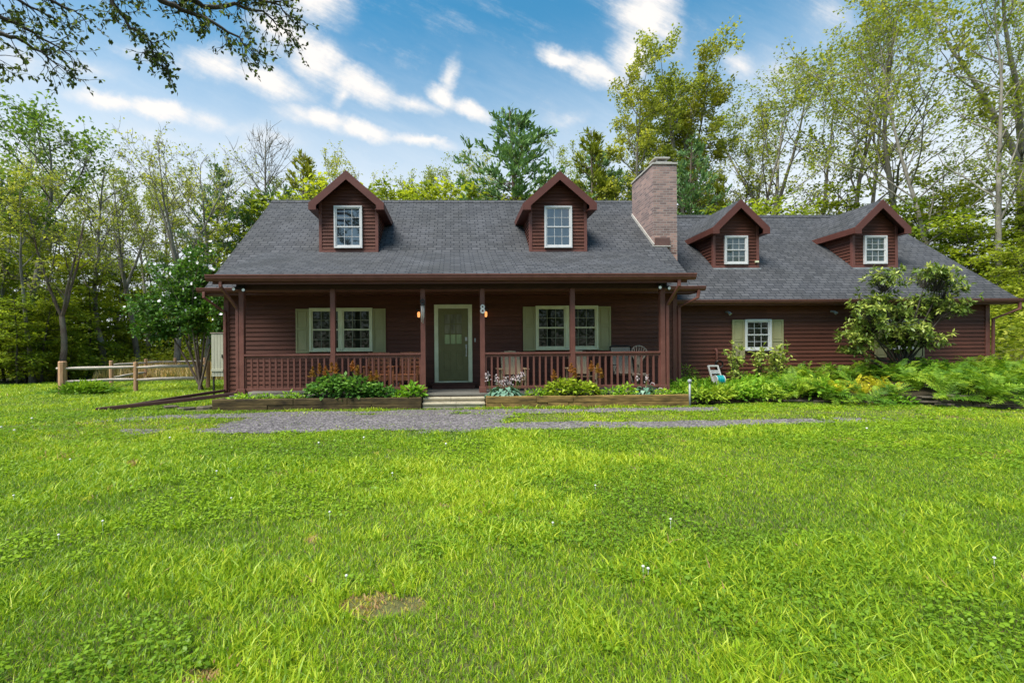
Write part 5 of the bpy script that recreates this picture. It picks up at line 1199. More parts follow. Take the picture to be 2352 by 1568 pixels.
# low juniper by the first post, with a stone
rng = np.random.default_rng(9)
jn = thing('low_shrub', 'low spreading evergreen shrub at the foot of the rail fence', 'shrub', (-12.4, 15.6, 0))
n = 1500; x = rng.normal(size=n)*.45; y = rng.normal(size=n)*.3; z = rng.uniform(0, .34, n)*np.exp(-(x/.9)**2)
D = np.stack([x+.2, y*.5, .25*np.ones(n)], 1)+rng.normal(size=(n, 3))*.2
c0 = at(200, 898, 15.6)
obj('foliage', leaves_mesh('foliage', np.stack([x+c0.x, y+c0.y, z+.02], 1), D, rng.uniform(.12, .22, n), .05, .35+.5*z/.34+rng.normal(size=n)*.15, 'leaf_fern', rng, 1), jn)
T = Tubes()
for k in range(6):
    a = k*1.05; T.add(np.array([[c0.x, c0.y, 0], [c0.x+.2*math.cos(a), c0.y+.15*math.sin(a), .08], [c0.x+.5*math.cos(a), c0.y+.3*math.sin(a), .14]]), [.015, .012, .006], 5)
obj('stem', T.mesh('stem', 'twig'), jn)
# ------------------------------------------------------------------ rose of sharon
ros = thing('flowering_shrub', 'tall dark green many stemmed shrub full of white blooms left of the porch', 'shrub', (-9.1, 16.4, 0))
c0 = at(462, 897, 16.3); rng = np.random.default_rng(15); T = Tubes(); tw = []
tops = [(330, 690), (360, 640), (400, 625), (430, 600), (465, 595), (495, 640), (500, 690), (315, 720), (385, 700), (450, 690), (480, 720), (420, 660), (345, 740), (505, 740), (470, 640)]
stems = []
for k in range(6):
    a = k*1.05; tgt = at([395, 420, 452, 470, 488, 440][k], [770, 760, 770, 765, 775, 740][k], 16.3+.25*math.sin(a)); b = np.array([c0.x+.07*math.cos(a), 16.3+.07*math.sin(a), -.05])
    mid = b*.5+np.array(tgt)*.5+np.array([.06*(1 if tgt.x > c0.x else -.3)*0, 0, .05]); pp = np.array([b, b*.75+mid*.25, mid, np.array(tgt)]); T.add(pp, [.05, .042, .036, .026], 6); stems.append(np.array(tgt))
for vx, vy in tops:
    for rep in range(3):
        y = 16.3+rng.uniform(-.9, .9); e = np.array(at(vx+rng.normal()*16, vy+rng.normal()*14, y)); s = stems[int(np.argmin([np.linalg.norm(e-q) for q in stems]))]
        m_ = s*.5+e*.5+rng.normal(size=3)*.1; pp = np.array([s, s*.7+m_*.3, m_, m_*.4+e*.6, e]); T.add(pp, np.linspace(.022, .006, 5), 4)
        for j in range(1, 5):
            for _ in range(5):
                sp, sr, dd = limb(rng, pp[j], rng.normal(size=3)+np.array([0, 0, .35]), rng.uniform(.25, .55), .008, .003, 4, .15, .02); T.add(sp, sr, 3); tw.append(sp)
n = 13500; P = np.zeros((n, 3)); D = np.zeros((n, 3)); tn = np.zeros(n)
for k in range(n):
    t = tw[rng.integers(len(tw))]; f = rng.uniform(.1, 1)*(len(t)-1.001); i = int(f); P[k] = t[i]*(1-(f-i))+t[i+1]*(f-i); D[k] = unit(t[i+1]-t[i])*.5+rng.normal(size=3)*.7+np.array([0, 0, -.1])
P += rng.normal(size=(n, 3))*.06; Ls = rng.uniform(.08, .145, n)
obj('stem', T.mesh('stem', 'bark_brown'), ros); obj('foliage', leaves_mesh('foliage', P, D, Ls, Ls*.7, .42+rng.normal(size=n)*.2+.35*(vnoise(P[:, 0], P[:, 2], .5, 3)-.5), 'leaf_rose', rng, .4), ros)
fl = MB(); fl.m = 0
for k in range(5):
    a = 2*math.pi*k/5; b0, b1 = a-.62, a+.62; d = .004*(k % 2)
    fl.face([(0, 0, 0), (.03*math.cos(b0), .03*math.sin(b0), .012+d), (.066*math.cos(a-.42), .066*math.sin(a-.42), .026+d), (.07*math.cos(a), .07*math.sin(a), .022+d), (.066*math.cos(a+.42), .066*math.sin(a+.42), .026+d), (.03*math.cos(b1), .03*math.sin(b1), .012+d)])
fl.tube([(0, 0, 0), (0, 0, .035)], [.008, .005], 6); flm = fl.mesh('bloom', 'petal_white')
cand = [t[-1] for t in tw]; cc = np.mean(cand, axis=0); cand.sort(key=lambda q: -(q[2]-cc[2])*.7+(q[1]-16.3)*1.2-abs(q[0]-cc[0])*.5+rng.normal()*.8)
for q in cand[:52]:
    o = bpy.data.objects.new('bloom', flm); C.objects.link(o); o.parent = ros; o.location = Vector(q)-Vector(ros.location)+Vector((0, -.06, .02)); s = RND.uniform(.5, .9); o.scale = (s, s, s); o.rotation_euler = (math.radians(RND.uniform(35, 100)), 0, RND.uniform(-.7, .7))
# ------------------------------------------------------------------ cabinet beside the house
cb = thing('storage_cabinet', 'tall beige board cabinet on dark legs beside the left house corner', 'cabinet', (-6.8, 13.1, 0))
mb = MB(); p0 = at(485, 770, 13.0); x0, x1 = p0.x, p0.x+.33
for k in range(4): a = x0+(x1-x0)*k/4; mb.box(a+.003, a+(x1-x0)/4-.003, 13.0, 13.02, .66, 1.86)
mb.box(x0, x1, 12.98, 12.999, .80, .87); obj('door', mb.mesh('door', 'cabinet'), cb, True, .003)
mb = MB(); mb.box(x0+.004, x1+.10, 13.021, 13.75, .655, 1.85); mb.box(x0-.03, x1+.12, 12.985, 13.8, 1.862, 1.89); obj('body', mb.mesh('body', 'cabinet_side'), cb, True, .004)
for x in (x0+.03, x1+.05):
    for y in (13.06, 13.7): mb = MB(); mb.beam((x, y, -.02), (x, y, .655), .04, .04, (0, 1, 0)); obj('leg', mb.mesh('leg', 'black_metal'), cb)
mb = MB(); mb.box(x1-.035, x1-.02, 12.965, 12.999, 1.18, 1.28); obj('handle', mb.mesh('handle', 'black_metal'), cb)
# ------------------------------------------------------------------ planting
def leafy(name, label, cat, loc, seed, rx, ry, h, n, leaf, m, stems=8, group=None, wf=.6, dome=True, up_=.3, tone=.0):
    rng = np.random.default_rng(seed); t = thing(name, label, cat, loc, group); x0, y0, z0 = loc
    T = Tubes(); ends = []
    for k in range(stems):
        a = k*2.4; f = math.sqrt((k+.5)/stems); e = np.array([x0+rx*.8*f*math.cos(a), y0+ry*.8*f*math.sin(a), z0+h*(1-.45*f*f)*rng.uniform(.7, .95)])
        T.add(np.array([[x0+.1*f*math.cos(a), y0+.1*f*math.sin(a), z0-.02], e*.5+np.array([x0, y0, z0+h*.12])*.5, e]), [.011, .008, .004], 4)
    obj('stem', T.mesh('stem', 'twig'), t)
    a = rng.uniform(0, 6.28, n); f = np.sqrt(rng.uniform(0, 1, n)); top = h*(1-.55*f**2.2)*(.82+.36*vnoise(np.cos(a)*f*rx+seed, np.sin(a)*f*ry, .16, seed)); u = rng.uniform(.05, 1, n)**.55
    P = np.stack([x0+rx*f*np.cos(a), y0+ry*f*np.sin(a), z0+top*u], 1)
    D = np.stack([np.cos(a)*f, np.sin(a)*f-.15, up_*np.ones(n)-f*.3], 1)+rng.normal(size=(n, 3))*.5
    Ls = rng.uniform(leaf*.7, leaf*1.25, n)
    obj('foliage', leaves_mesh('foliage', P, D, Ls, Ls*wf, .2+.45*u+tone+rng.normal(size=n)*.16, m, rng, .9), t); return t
def plumes(t, pts, m, seed, size=.16, n=46):
    """feathery flower heads"""
    rng = np.random.default_rng(seed)
    for (x, y, z) in pts:
        T = Tubes(); T.add(np.array([[x, y+.05, z-.3], [x, y+.02, z-.1], [x, y, z+size*.6]]), [.005, .004, .002], 4); 
        u = rng.uniform(0, 1, n); P = np.stack([x+rng.normal(size=n)*.02*(1-u), y+rng.normal(size=n)*.02*(1-u), z-size*.4+u*size*1.3], 1); D = rng.normal(size=(n, 3))*np.array([1, 1, .2])+np.array([0, 0, .7])
        obj('plume', leaves_mesh('plume', P, D, (1.1-u)*size*.45+.02, .028, .5+rng.normal(size=n)*.22, m, rng, .2), t)
BY = 10.86
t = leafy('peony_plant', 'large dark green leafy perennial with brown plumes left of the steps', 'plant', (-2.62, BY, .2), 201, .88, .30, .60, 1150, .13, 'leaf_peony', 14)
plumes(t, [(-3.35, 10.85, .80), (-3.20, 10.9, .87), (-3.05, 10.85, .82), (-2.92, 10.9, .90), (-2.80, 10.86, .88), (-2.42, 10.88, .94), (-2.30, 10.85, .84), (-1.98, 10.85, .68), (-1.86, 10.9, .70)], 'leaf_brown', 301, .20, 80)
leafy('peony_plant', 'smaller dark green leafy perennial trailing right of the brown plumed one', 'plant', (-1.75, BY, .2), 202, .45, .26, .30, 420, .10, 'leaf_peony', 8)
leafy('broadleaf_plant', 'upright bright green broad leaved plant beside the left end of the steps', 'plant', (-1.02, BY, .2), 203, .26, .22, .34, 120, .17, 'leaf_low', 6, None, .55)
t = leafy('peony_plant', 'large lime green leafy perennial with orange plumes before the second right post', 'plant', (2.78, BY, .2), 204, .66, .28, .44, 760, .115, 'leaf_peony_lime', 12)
plumes(t, [(2.36, 10.86, .68), (2.78, 10.85, .84), (2.88, 10.87, .72), (3.28, 10.9, .88), (3.42, 10.85, .82), (3.5, 10.87, .70)], 'leaf_brown', 302, .19, 80)
def hosta(label, loc, seed, R, n, m, blooms=0):
    rng = np.random.default_rng(seed); t = thing('hosta', label, 'plant', loc); x0, y0, z0 = loc; V = []; Q = []; tn = []
    for k in range(n):
        a = k*2.4+rng.normal()*.2; f = (k/n)**.6; r = R*(.25+.75*f); L = rng.uniform(.13, .19); W = L*.75
        d = np.array([math.cos(a), math.sin(a)*.5, 0]); b = np.array([x0, y0, z0])+d*r*.75; b[2] += .28*(1-f*.85)+.03; side = np.array([-d[1]*1.5, d[0], 0]); side /= np.linalg.norm(side)+1e-9
        rows = []
        for u, w in ((0, .15), (.3, .9), (.65, 1.0), (.9, .5), (1.05, .02)):
            c = b+d*L*u+np.array([0, 0, .05*u-.13*u*u]); rows.append([c-side*W/2*w+np.array([0, 0, .025*w]), c, c+side*W/2*w+np.array([0, 0, .025*w])])
        i0 = len(V)
        for r_ in rows: V += r_
        for i in range(4):
            for j in range(2): Q.append([i0+i*3+j, i0+i*3+j+1, i0+(i+1)*3+j+1, i0+(i+1)*3+j])
        tn += [.5+rng.normal()*.22]*15
    obj('foliage', npmesh('foliage', V, Q, mats=[m], tint=np.clip(tn, 0, 1), smooth=True), t)
    for k in range(blooms):
        x = x0+rng.uniform(-1, 1)*R*.9; zz = z0+.42+.16*abs(x-x0)/R+rng.uniform(-.04, .07); lean = (x-x0)*.3; T = Tubes(); y = y0+rng.uniform(-.05, .1)
        T.add(np.array([[x-lean, y, z0+.1], [x-lean*.4, y, z0+.3], [x, y-.02, zz]]), [.006, .005, .004], 5); obj('flower_stem', T.mesh('flower_stem', 'leaf_sapling'), t)
        m_ = 16; u = rng.uniform(0, 1, m_); P = np.stack([x+rng.normal(size=m_)*.028, y-.02+rng.normal(size=m_)*.02, zz-.06+u*.12], 1); D = rng.normal(size=(m_, 3)); D[:, 2] -= .5
        obj('flower', leaves_mesh('flower', P, D, .05, .026, np.ones(m_), 'petal_pale', rng, 0), t)
    return t
hosta('blue green hosta with pale flower stalks at the right of the front steps', (1.18, BY, .16), 401, .52, 64, 'leaf_hosta', 16)
hosta('small bluish hosta near the right end of the timber bed', (4.55, BY, .14), 402, .26, 22, 'leaf_hosta', 3)
rng = np.random.default_rng(17)
for i, (x, w_, h, lab) in enumerate([(-5.0, .3, .15, 'pale low plant at the left corner of the left timber bed'), (-4.45, .35, .16, 'low bright plant before the first baluster bay of the left railing'), (-3.85, .34, .2, 'low green plant left of the brown plumed perennial'), (-1.3, .2, .18, 'small low plant left of the upright broad leaved one'), (1.95, .26, .22, 'bright leafy plant between the hosta and the lime perennial'), (3.75, .3, .22, 'low bright plant right of the orange plumed perennial'), (4.1, .22, .3, 'upright bright plant before the right railing bay'), (4.95, .3, .17, 'low bright plant before the right end post'), (5.3, .22, .15, 'low bright plant at the right corner of the right timber bed')]):
    leafy('bed_plant', lab, 'plant', (x, BY-.03, .19), 500+i, w_, .2, h, 150, .095, 'leaf_low', 5, 'low plants in the timber beds', .45)
sp_ = thing('dry_stalks', 'curled pale dry flower stalks before the right end of the railing', 'plant', (5.0, 10.95, .2))
for k, q in enumerate([at(1478, 895, 10.9), at(1490, 892, 10.9), at(1508, 896, 10.9)]):
    T = Tubes(); h = (.24, .33, .2)[k]; T.add(np.array([[q.x, 10.92, .2], [q.x+.02, 10.9, .2+h*.7], [q.x+.06, 10.88, .2+h], [q.x+.11, 10.87, .2+h*.95], [q.x+.13, 10.86, .2+h*.8]]), [.007, .007, .008, .011, .006], 5); obj('stalk', T.mesh('stalk', 'petal_pale'), sp_)
# stake light at the corner of the bed
stk = thing('garden_stake', 'slim grey stake light at the right corner of the timber bed', 'garden light', (5.42, 10.42, 0)); q = at(1583, 930, 10.45)
mb = MB(); mb.tube([(q.x, 10.42, -.05), (q.x, 10.42, .56)], .022, 8); obj('pole', mb.mesh('pole', 'grey_metal', True), stk)
mb = MB(); mb.lathe((q.x, 10.42, .54), [(.0, 0), (.04, .01), (.045, .06), (.03, .085), (0, .09)], 10); obj('head', mb.mesh('head', 'grey_metal', True), stk)
# ------------------------------------------------------------------ bed before the wing
def bed_edge(x): return np.interp(x, [5.55, 7.0, 8.3, 10.0, 11.8, 14.0, 18.0], [10.75, 10.9, 11.0, 10.35, 9.35, 8.6, 8.0])
def bed_z(x, y): return .03+np.clip((y-bed_edge(x))/2.2, 0, 1)*.16+np.clip((x-7.5)/4, 0, 1)*.20
xs = coords(5.56, 20, .3); X = np.repeat(xs[:, None], 12, 1); tt = np.linspace(0, 1, 12)[None, :]; Y = bed_edge(X)*(1-tt)+13.72*tt; V = np.stack([X, Y, bed_z(X, Y)], -1).reshape(-1, 3)
Q = [[i*12+j, (i+1)*12+j, (i+1)*12+j+1, i*12+j+1] for i in range(len(xs)-1) for j in range(11)]
tag(obj('garden_soil', npmesh('garden_soil', V, Q, mats=['soil'], smooth=True)), kind='structure')
sw = thing('stone_wall', 'low dry stacked stone wall edging the fern bed', 'stone wall', (11, 10, 0))
def stones(x0, x1, hfun, seed):
    r = random.Random(seed); m = MB(); x = x0
    z_layers = 0
    for layer in range(6):
        x = x0+r.uniform(0, .15)
        while x < x1:
            wd = r.uniform(.18, .52); hmax = hfun(x); th = r.uniform(.038, .06); z0 = layer*.05-.03
            if z0 < hmax:
                a = Vector((x, float(bed_edge(x)), 0)); b = Vector((x+wd*.97, float(bed_edge(x+wd*.97)), 0)); d = (b-a).normalized(); nrm = Vector((d.y, -d.x, 0)); off = r.uniform(-.03, .05)
                p = [a+nrm*off, b+nrm*(off+r.uniform(-.02, .02)), b-nrm*.25, a-nrm*.25]; j = [r.uniform(-.012, .012) for _ in range(4)]
                bidx = len(m.v)
                for zz, ins in ((z0+.004, .0), (z0+th*.5, -.012), (z0+th, .012)):
                    for i, q in enumerate(p): m.v.append((q.x-nrm.x*ins*(i < 2), q.y-nrm.y*ins*(i < 2), zz+j[i]*.5))
                for l in (0, 4):
                    for i in range(4): m.f.append([bidx+l+i, bidx+l+(i+1) % 4, bidx+l+4+(i+1) % 4, bidx+l+4+i]); m.mi.append(0)
                m.f.append([bidx+8+i for i in range(4)]); m.mi.append(0)
            x += wd
    return m
obj('stonework', stones(8.0, 17, lambda x: .05+.20*min(1, max(0, (x-9.4)/1.6)), 3).mesh('stonework', 'stone'), sw, True, .01)
# ferns
def fern_mesh(seed, n=16, R=.55, H=.5, m='leaf_fern'):
    rng = np.random.default_rng(seed); P = []; D = []; L = []; NN = []; tn = []; S = 20
    for k in range(n):
        a = 2*math.pi*k/n*1.0+rng.normal()*.35; len_ = R*rng.uniform(.65, 1.3); tv = rng.uniform(.1, .85); h = H*rng.uniform(.6, 1.25); dr = rng.uniform(.9, 1.5); curl = rng.normal()*.25
        u = np.linspace(.0, 1, S+1); aa = a+curl*u*u
        pts = np.stack([np.cos(aa)*len_*u, np.sin(aa)*len_*u, h*(2.0*u-dr*u*u)], 1)
        for i in range(1, S+1):
            t = unit(pts[i]-pts[i-1]); sd_ = unit(np.cross(t, (0, 0, 1))+rng.normal(size=3)*.08); up_ = np.cross(sd_, t); w_ = .15*math.sin(math.pi*min(.97, .10+.9*i/S))**.8*(R/.62)
            for s in (-1, 1):
                P.append(pts[i]); D.append(sd_*s+t*.5+up_*rng.uniform(-.35, .1)); L.append(max(w_, .018)*rng.uniform(.85, 1.1)); NN.append(up_+rng.normal(size=3)*.15); tn.append(tv+rng.normal()*.12+.2*(i/S-.4))
            P.append(pts[i-1]); D.append(pts[i]-pts[i-1]); L.append(-float(np.linalg.norm(pts[i]-pts[i-1]))*1.15); NN.append(up_); tn.append(tv-.15)
    P = np.array(P); L = np.array(L); W = np.where(L < 0, .010, np.abs(L)*.17+.009); L = np.abs(L); return leaves_mesh('frond', P, np.array(D), L, W, np.array(tn), m, rng, 1, .05, np.array(NN))
fm = [fern_mesh(601), fern_mesh(602, 13, .62, .46), fern_mesh(603, 18, .5, .58), fern_mesh(604, 15, .58, .40)]
gm_ = [fern_mesh(611, 14, .42, .42, 'leaf_goldfern'), fern_mesh(612, 12, .5, .36, 'leaf_goldfern')]
rr = random.Random(31); spots = []
def zone(x): return 'next to the white window' if x < 9.6 else 'left of the rhododendron' if x < 11.2 else 'under the rhododendron' if x < 13.2 else 'near the right end of the wing' if x < 15.5 else 'at the far right'
for _ in range(1500):
    x = rr.uniform(8.3, 18.5); y = float(bed_edge(x))+.02+(13.3-float(bed_edge(x)))*rr.uniform(0, 1)**1.35
    if all((x-a)**2+(y-b)**2 > .32**2 for a, b in spots): spots.append((x, y))
    if len(spots) >= 135: break
for i, (x, y) in enumerate(spots):
    row = 'at the front over the stones' if y < float(bed_edge(x))+.7 else 'against the house wall' if y > 12.5 else 'in the middle of the bed'
    gold = 9.2 < x < 10.7 and 10.5 < y < 12.0
    me = rr.choice(gm_ if gold else fm)
    lab = f"{'golden yellow' if gold else 'arching green'} fern {zone(x)}, {row}"
    o = tag(obj('fern', me), lab, 'fern', 'ferns in the bed before the wing'); o.location = (x, y, float(bed_z(x, y))); fr_ = y < float(bed_edge(x))+.45; o.rotation_euler = (rr.uniform(-.2, .2)+(.3 if fr_ else 0), rr.uniform(-.2, .2), rr.uniform(0, 6.28)); s = rr.uniform(.62, 1.0)*(.95 if x < 11 else 1.08); o.scale = (s, s, s*rr.uniform(.8, 1.2))
# leafy perennials left part of the bed
spots = []
for _ in range(500):
    x = rr.uniform(5.75, 9.3); y = float(bed_edge(x))+.1+(12.9-float(bed_edge(x)))*rr.uniform(0, 1)**1.2
    if all((x-a)**2+(y-b)**2 > .34**2 for a, b in spots): spots.append((x, y))
    if len(spots) >= 44: break
for i, (x, y) in enumerate(spots):
    row = 'at the front edge' if y < float(bed_edge(x))+.6 else 'against the wall' if y > 12.4 else 'mid bed'
    wh = 'beside the timber bed' if x < 6.6 else 'around the hose reel' if x < 7.8 else 'below the white window'
    hgt = rr.uniform(.26, .46)*(.8 if y > 12 else 1)
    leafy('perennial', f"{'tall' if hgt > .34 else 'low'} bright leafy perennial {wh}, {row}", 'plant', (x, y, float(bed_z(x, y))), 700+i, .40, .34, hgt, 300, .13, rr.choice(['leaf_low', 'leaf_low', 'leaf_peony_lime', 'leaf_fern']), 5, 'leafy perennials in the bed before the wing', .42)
for i, x in enumerate([8.9, 9.7, 10.15, 10.9, 11.55, 12.3, 12.9, 13.6, 14.4]):
    y = float(bed_edge(x))-.06
    if i % 3 == 2:
        leafy('wall_foot_plant', ['low bright plant growing at the foot of the stone wall, left end', 'low bright plant growing at the middle of the stone wall foot', 'low bright plant growing at the right end of the stone wall foot'][i//3], 'plant', (x, y-.05, 0), 900+i, .38, .22, .2, 200, .10, 'leaf_low', 5, 'plants at the foot of the stone wall', .45)
    else:
        o = tag(obj('fern', fm[i % 4]), f"arching green fern spilling over the stone wall {zone(x)}", 'fern', 'ferns in the bed before the wing'); o.location = (x, y+.10, float(bed_z(x, y))-.04); o.rotation_euler = (.55, 0, rr.uniform(-.3, .3)); o.scale = (1.05, 1.05, .9)
# three saplings below the white window
for (vx, vt, vb, sd, lab) in [(1690, 790, 872, 1, 'slender pale leaved sapling just left of the white window'), (1742, 800, 875, 2, 'thin airy sapling below the white window'), (1788, 795, 872, 3, 'bushier pale leaved sapling right of the white window')]:
    b = at(vx, vb, 13.0); z0 = float(bed_z(b.x, 13.0)); top = at(vx, vt, 13.0).z; rng = np.random.default_rng(800+sd); T = Tubes(); t = thing('sapling', lab, 'sapling', (b.x, 13.0, z0), 'saplings below the white window'); tw = []
    for k in range(4 if sd != 3 else 6):
        pts, rs, d = limb(rng, (b.x, 13.0, z0), (rng.normal()*.18, rng.normal()*.12, 1), (top-z0)*rng.uniform(.75, 1.05), .014, .004, 8, .06, .03); T.add(pts, rs, 5)
        for i in range(2, 9):
            for _ in range(3): sp, sr, dd = limb(rng, pts[min(i, 8)], rng.normal(size=3)+np.array([0, -.1, .25]), rng.uniform(.12, .30 if sd == 3 else .24), .005, .002, 3, .1, .02); T.add(sp, sr, 3); tw.append(sp)
    n = (260, 190, 380)[sd-1]; P = np.zeros((n, 3)); D = np.zeros((n, 3))
    for k in range(n):
        q = tw[rng.integers(len(tw))]; f = rng.uniform(.3, 1)*(len(q)-1.001); i = int(f); P[k] = q[i]*(1-(f-i))+q[i+1]*(f-i); D[k] = unit(q[i+1]-q[i])*.6+rng.normal(size=3)*.6
    Ls = rng.uniform(.10, .165, n); obj('stem', T.mesh('stem', 'twig'), t); obj('foliage', leaves_mesh('foliage', P, D, Ls, Ls*.5, .45+rng.normal(size=n)*.25, 'leaf_sapling', rng, 1.2), t)
# small dark shrub at the downspout
leafy('small_shrub', 'small dark shrub at the foot of the wing downspout', 'shrub', (6.75, 13.2, .2), 860, .42, .25, .75, 260, .08, 'leaf_dense', 9)
# hose reel cart
hr = thing('hose_reel', 'white hose reel cart with a teal hose before the wing wall', 'hose reel', (7.3, 12.5, .3)); q0 = at(1641, 868, 12.4); zx = q0.x; zb_ = q0.z-.22
for s in (-1, 1):
    mb = MB(); x = zx+s*.155; mb.beam((x+.08, 12.30, zb_), (x-.02*0, 12.52, zb_+.66), .032, .05); obj('side_rail', mb.mesh('side_rail', 'white_plastic'), hr, True, .006)
    mb = MB(); mb.lathe((0, 0, 0), [(0, 0)]); mb = MB(); n = 18; yy, zz = 12.28, zb_+.20; xx = zx+.06+s*.125
    for dx_ in (-.012, .012):
        mb.face([(xx+dx_, yy+.155*math.cos(2*math.pi*k/n), zz+.155*math.sin(2*math.pi*k/n)) for k in range(n)])
    for k in range(n):
        a, b = 2*math.pi*k/n, 2*math.pi*(k+1)/n; mb.face([(xx-.012, yy+.155*math.cos(a), zz+.155*math.sin(a)), (xx+.012, yy+.155*math.cos(a), zz+.155*math.sin(a)), (xx+.012, yy+.155*math.cos(b), zz+.155*math.sin(b)), (xx-.012, yy+.155*math.cos(b), zz+.155*math.sin(b))])
    obj('reel_side', mb.mesh('reel_side', 'white_plastic'), hr)
for a in (.64, .48, .42):
    mb = MB(); f = a/.66; mb.beam((zx-.17+.08*(1-f), 12.30+.22*f, zb_+a), (zx+.17+.08*(1-f), 12.30+.22*f, zb_+a), .035, .05); obj('cross_bar', mb.mesh('cross_bar', 'white_plastic'), hr, True, .006)
mb = MB()
for k in range(7):
    xx = zx+.06-.096+.032*k; r = .135-.012*(k % 2); mb.tube([(xx+.004*math.sin(t), 12.28+r*math.cos(t), zb_+.20+r*math.sin(t)) for t in np.linspace(0, 2*math.pi, 22)], .018, 7, False)
mb.tube([(zx+.06-.11, 12.28, zb_+.2), (zx+.06+.11, 12.28, zb_+.2)], .11, 16); obj('hose', mb.mesh('hose', 'teal', True), hr)
for s in (-1, 1):
    mb = MB(); mb.tube([(zx+.06+s*.16, 12.36, zb_+.07), (zx+.06+s*.185, 12.36, zb_+.07)], .085, 16); obj('wheel', mb.mesh('wheel', 'black_metal'), hr)
hr.scale = (.86, .86, .86)
# ------------------------------------------------------------------ rhododendron
rh = thing('rhododendron', 'large open rhododendron in front of the right part of the wing', 'shrub', (12.2, 12.6, .3)); rng = np.random.default_rng(91); T = Tubes()
RY = 12.55; b = at(2072, 868, RY); base_ = np.array([b.x, RY, .25])
lobes = [(2028, 640, 30, 24), (2005, 690, 28, 20), (2060, 720, 34, 22), (2000, 745, 40, 24), (1962, 775, 32, 24), (1955, 805, 22, 20), (2040, 780, 40, 26), (2090, 760, 36, 26), (2120, 700, 30, 22), (2150, 640, 30, 24), (2180, 668, 22, 24), (2180, 708, 20, 18), (2150, 715, 26, 18), (2120, 780, 26, 24), (2132, 625, 20, 14), (2165, 640, 20, 18), (1990, 715, 22, 14)]
mains = []; hub_ = base_+np.array([-.05, 0, .52]); T.add(np.array([base_+np.array([.06, 0, -.1]), base_+np.array([.03, 0, .12]), base_+np.array([-.05, 0, .32]), hub_]), [.085, .07, .06, .055], 8); T.add(np.array([base_+np.array([.02, 0, .1]), base_+np.array([.16, 0, .35]), base_+np.array([.3, -.05, .75])]), [.045, .04, .025], 6)
for vx, vy, rx, ry in lobes:
    y = RY+rng.uniform(-.55, .35); c_ = np.array(at(vx, vy, y)); m1 = base_+(c_-base_)*.35+np.array([rng.normal()*.08, 0, .12]); m2 = base_+(c_-base_)*.7+rng.normal(size=3)*.08
    pp = np.array([hub_, hub_*.55+m1*.45+rng.normal(size=3)*.04, m1*.6+m2*.4, m2, c_]); T.add(pp, [.03, .026, .021, .015, .007], 6); mains.append((c_, rx, ry, m2))
P = []; D = []; tn = []
for c_, rx, ry, m2 in mains:
    nr = int(rx*ry/14)+7
    for k in range(nr):
        o = rng.normal(size=3)*np.array([rx*.44/FOC*RY, .24, ry*.46/FOC*RY]); q = c_+o; d = unit(o+np.array([0, -.12, .22])); s0 = c_*.6+m2*.4+o*.2
        T.add(np.array([s0, s0*.4+q*.6+rng.normal(size=3)*.02, q]), [.009, .006, .004], 3); ax1 = unit(np.cross(d, rng.normal(size=3))); ax2 = np.cross(d, ax1); tv = rng.uniform(.2, .75)
        for j in range(rng.integers(7, 11)):
            a = j*2*math.pi/8+rng.normal()*.2; out = ax1*math.cos(a)+ax2*math.sin(a)
            P.append(q+d*.01*j); D.append(out+d*rng.uniform(.15, .75)+np.array([0, 0, -.18])); tn.append(tv+.25*(o[2] > 0)*rng.uniform(0, 1)+rng.normal()*.1)
P = np.array(P); D = np.array(D); Ls = rng.uniform(.10, .17, len(P))
obj('trunk', T.mesh('trunk', 'bark_dark'), rh); obj('foliage', leaves_mesh('foliage', P, D, Ls, Ls*.36, np.array(tn), 'leaf_rhodo', rng, .8, .1), rh)
# low leafy sprigs under the rhododendron
leafy('sprawling_shrub', 'low bright green sprawling shrub under the right side of the rhododendron', 'shrub', (13.1, 12.4, .3), 870, .6, .35, .75, 300, .13, 'leaf_low', 9)
leafy('small_shrub', 'small dark rounded shrub at the wall left of the rhododendron', 'shrub', (11.0, 13.2, .35), 871, .28, .24, .55, 200, .09, 'leaf_dense', 6)
# flat stones where the pipes rest
for i, (x, y, s) in enumerate([(-6.35, 10.95, .22), (-5.95, 11.02, .18), (-6.8, 11.15, .16)]):
    mb = MB(); n = 9; top = [(x+s*(1+.2*math.sin(k*2.3+i))*math.cos(2*math.pi*k/n), y+s*.6*(1+.2*math.cos(k*1.7+i))*math.sin(2*math.pi*k/n)) for k in range(n)]
    mb.prism(top, 'z', -.03, .05+.01*i); tag(obj('flat_stone', mb.mesh('flat_stone', 'stone'), None, True, .015), ['larger flat grey stone under the drain pipes', 'flat grey stone nearest the left timber bed', 'small flat grey stone farthest left under the pipes'][i], 'stone', 'flat stones by the drain pipes')

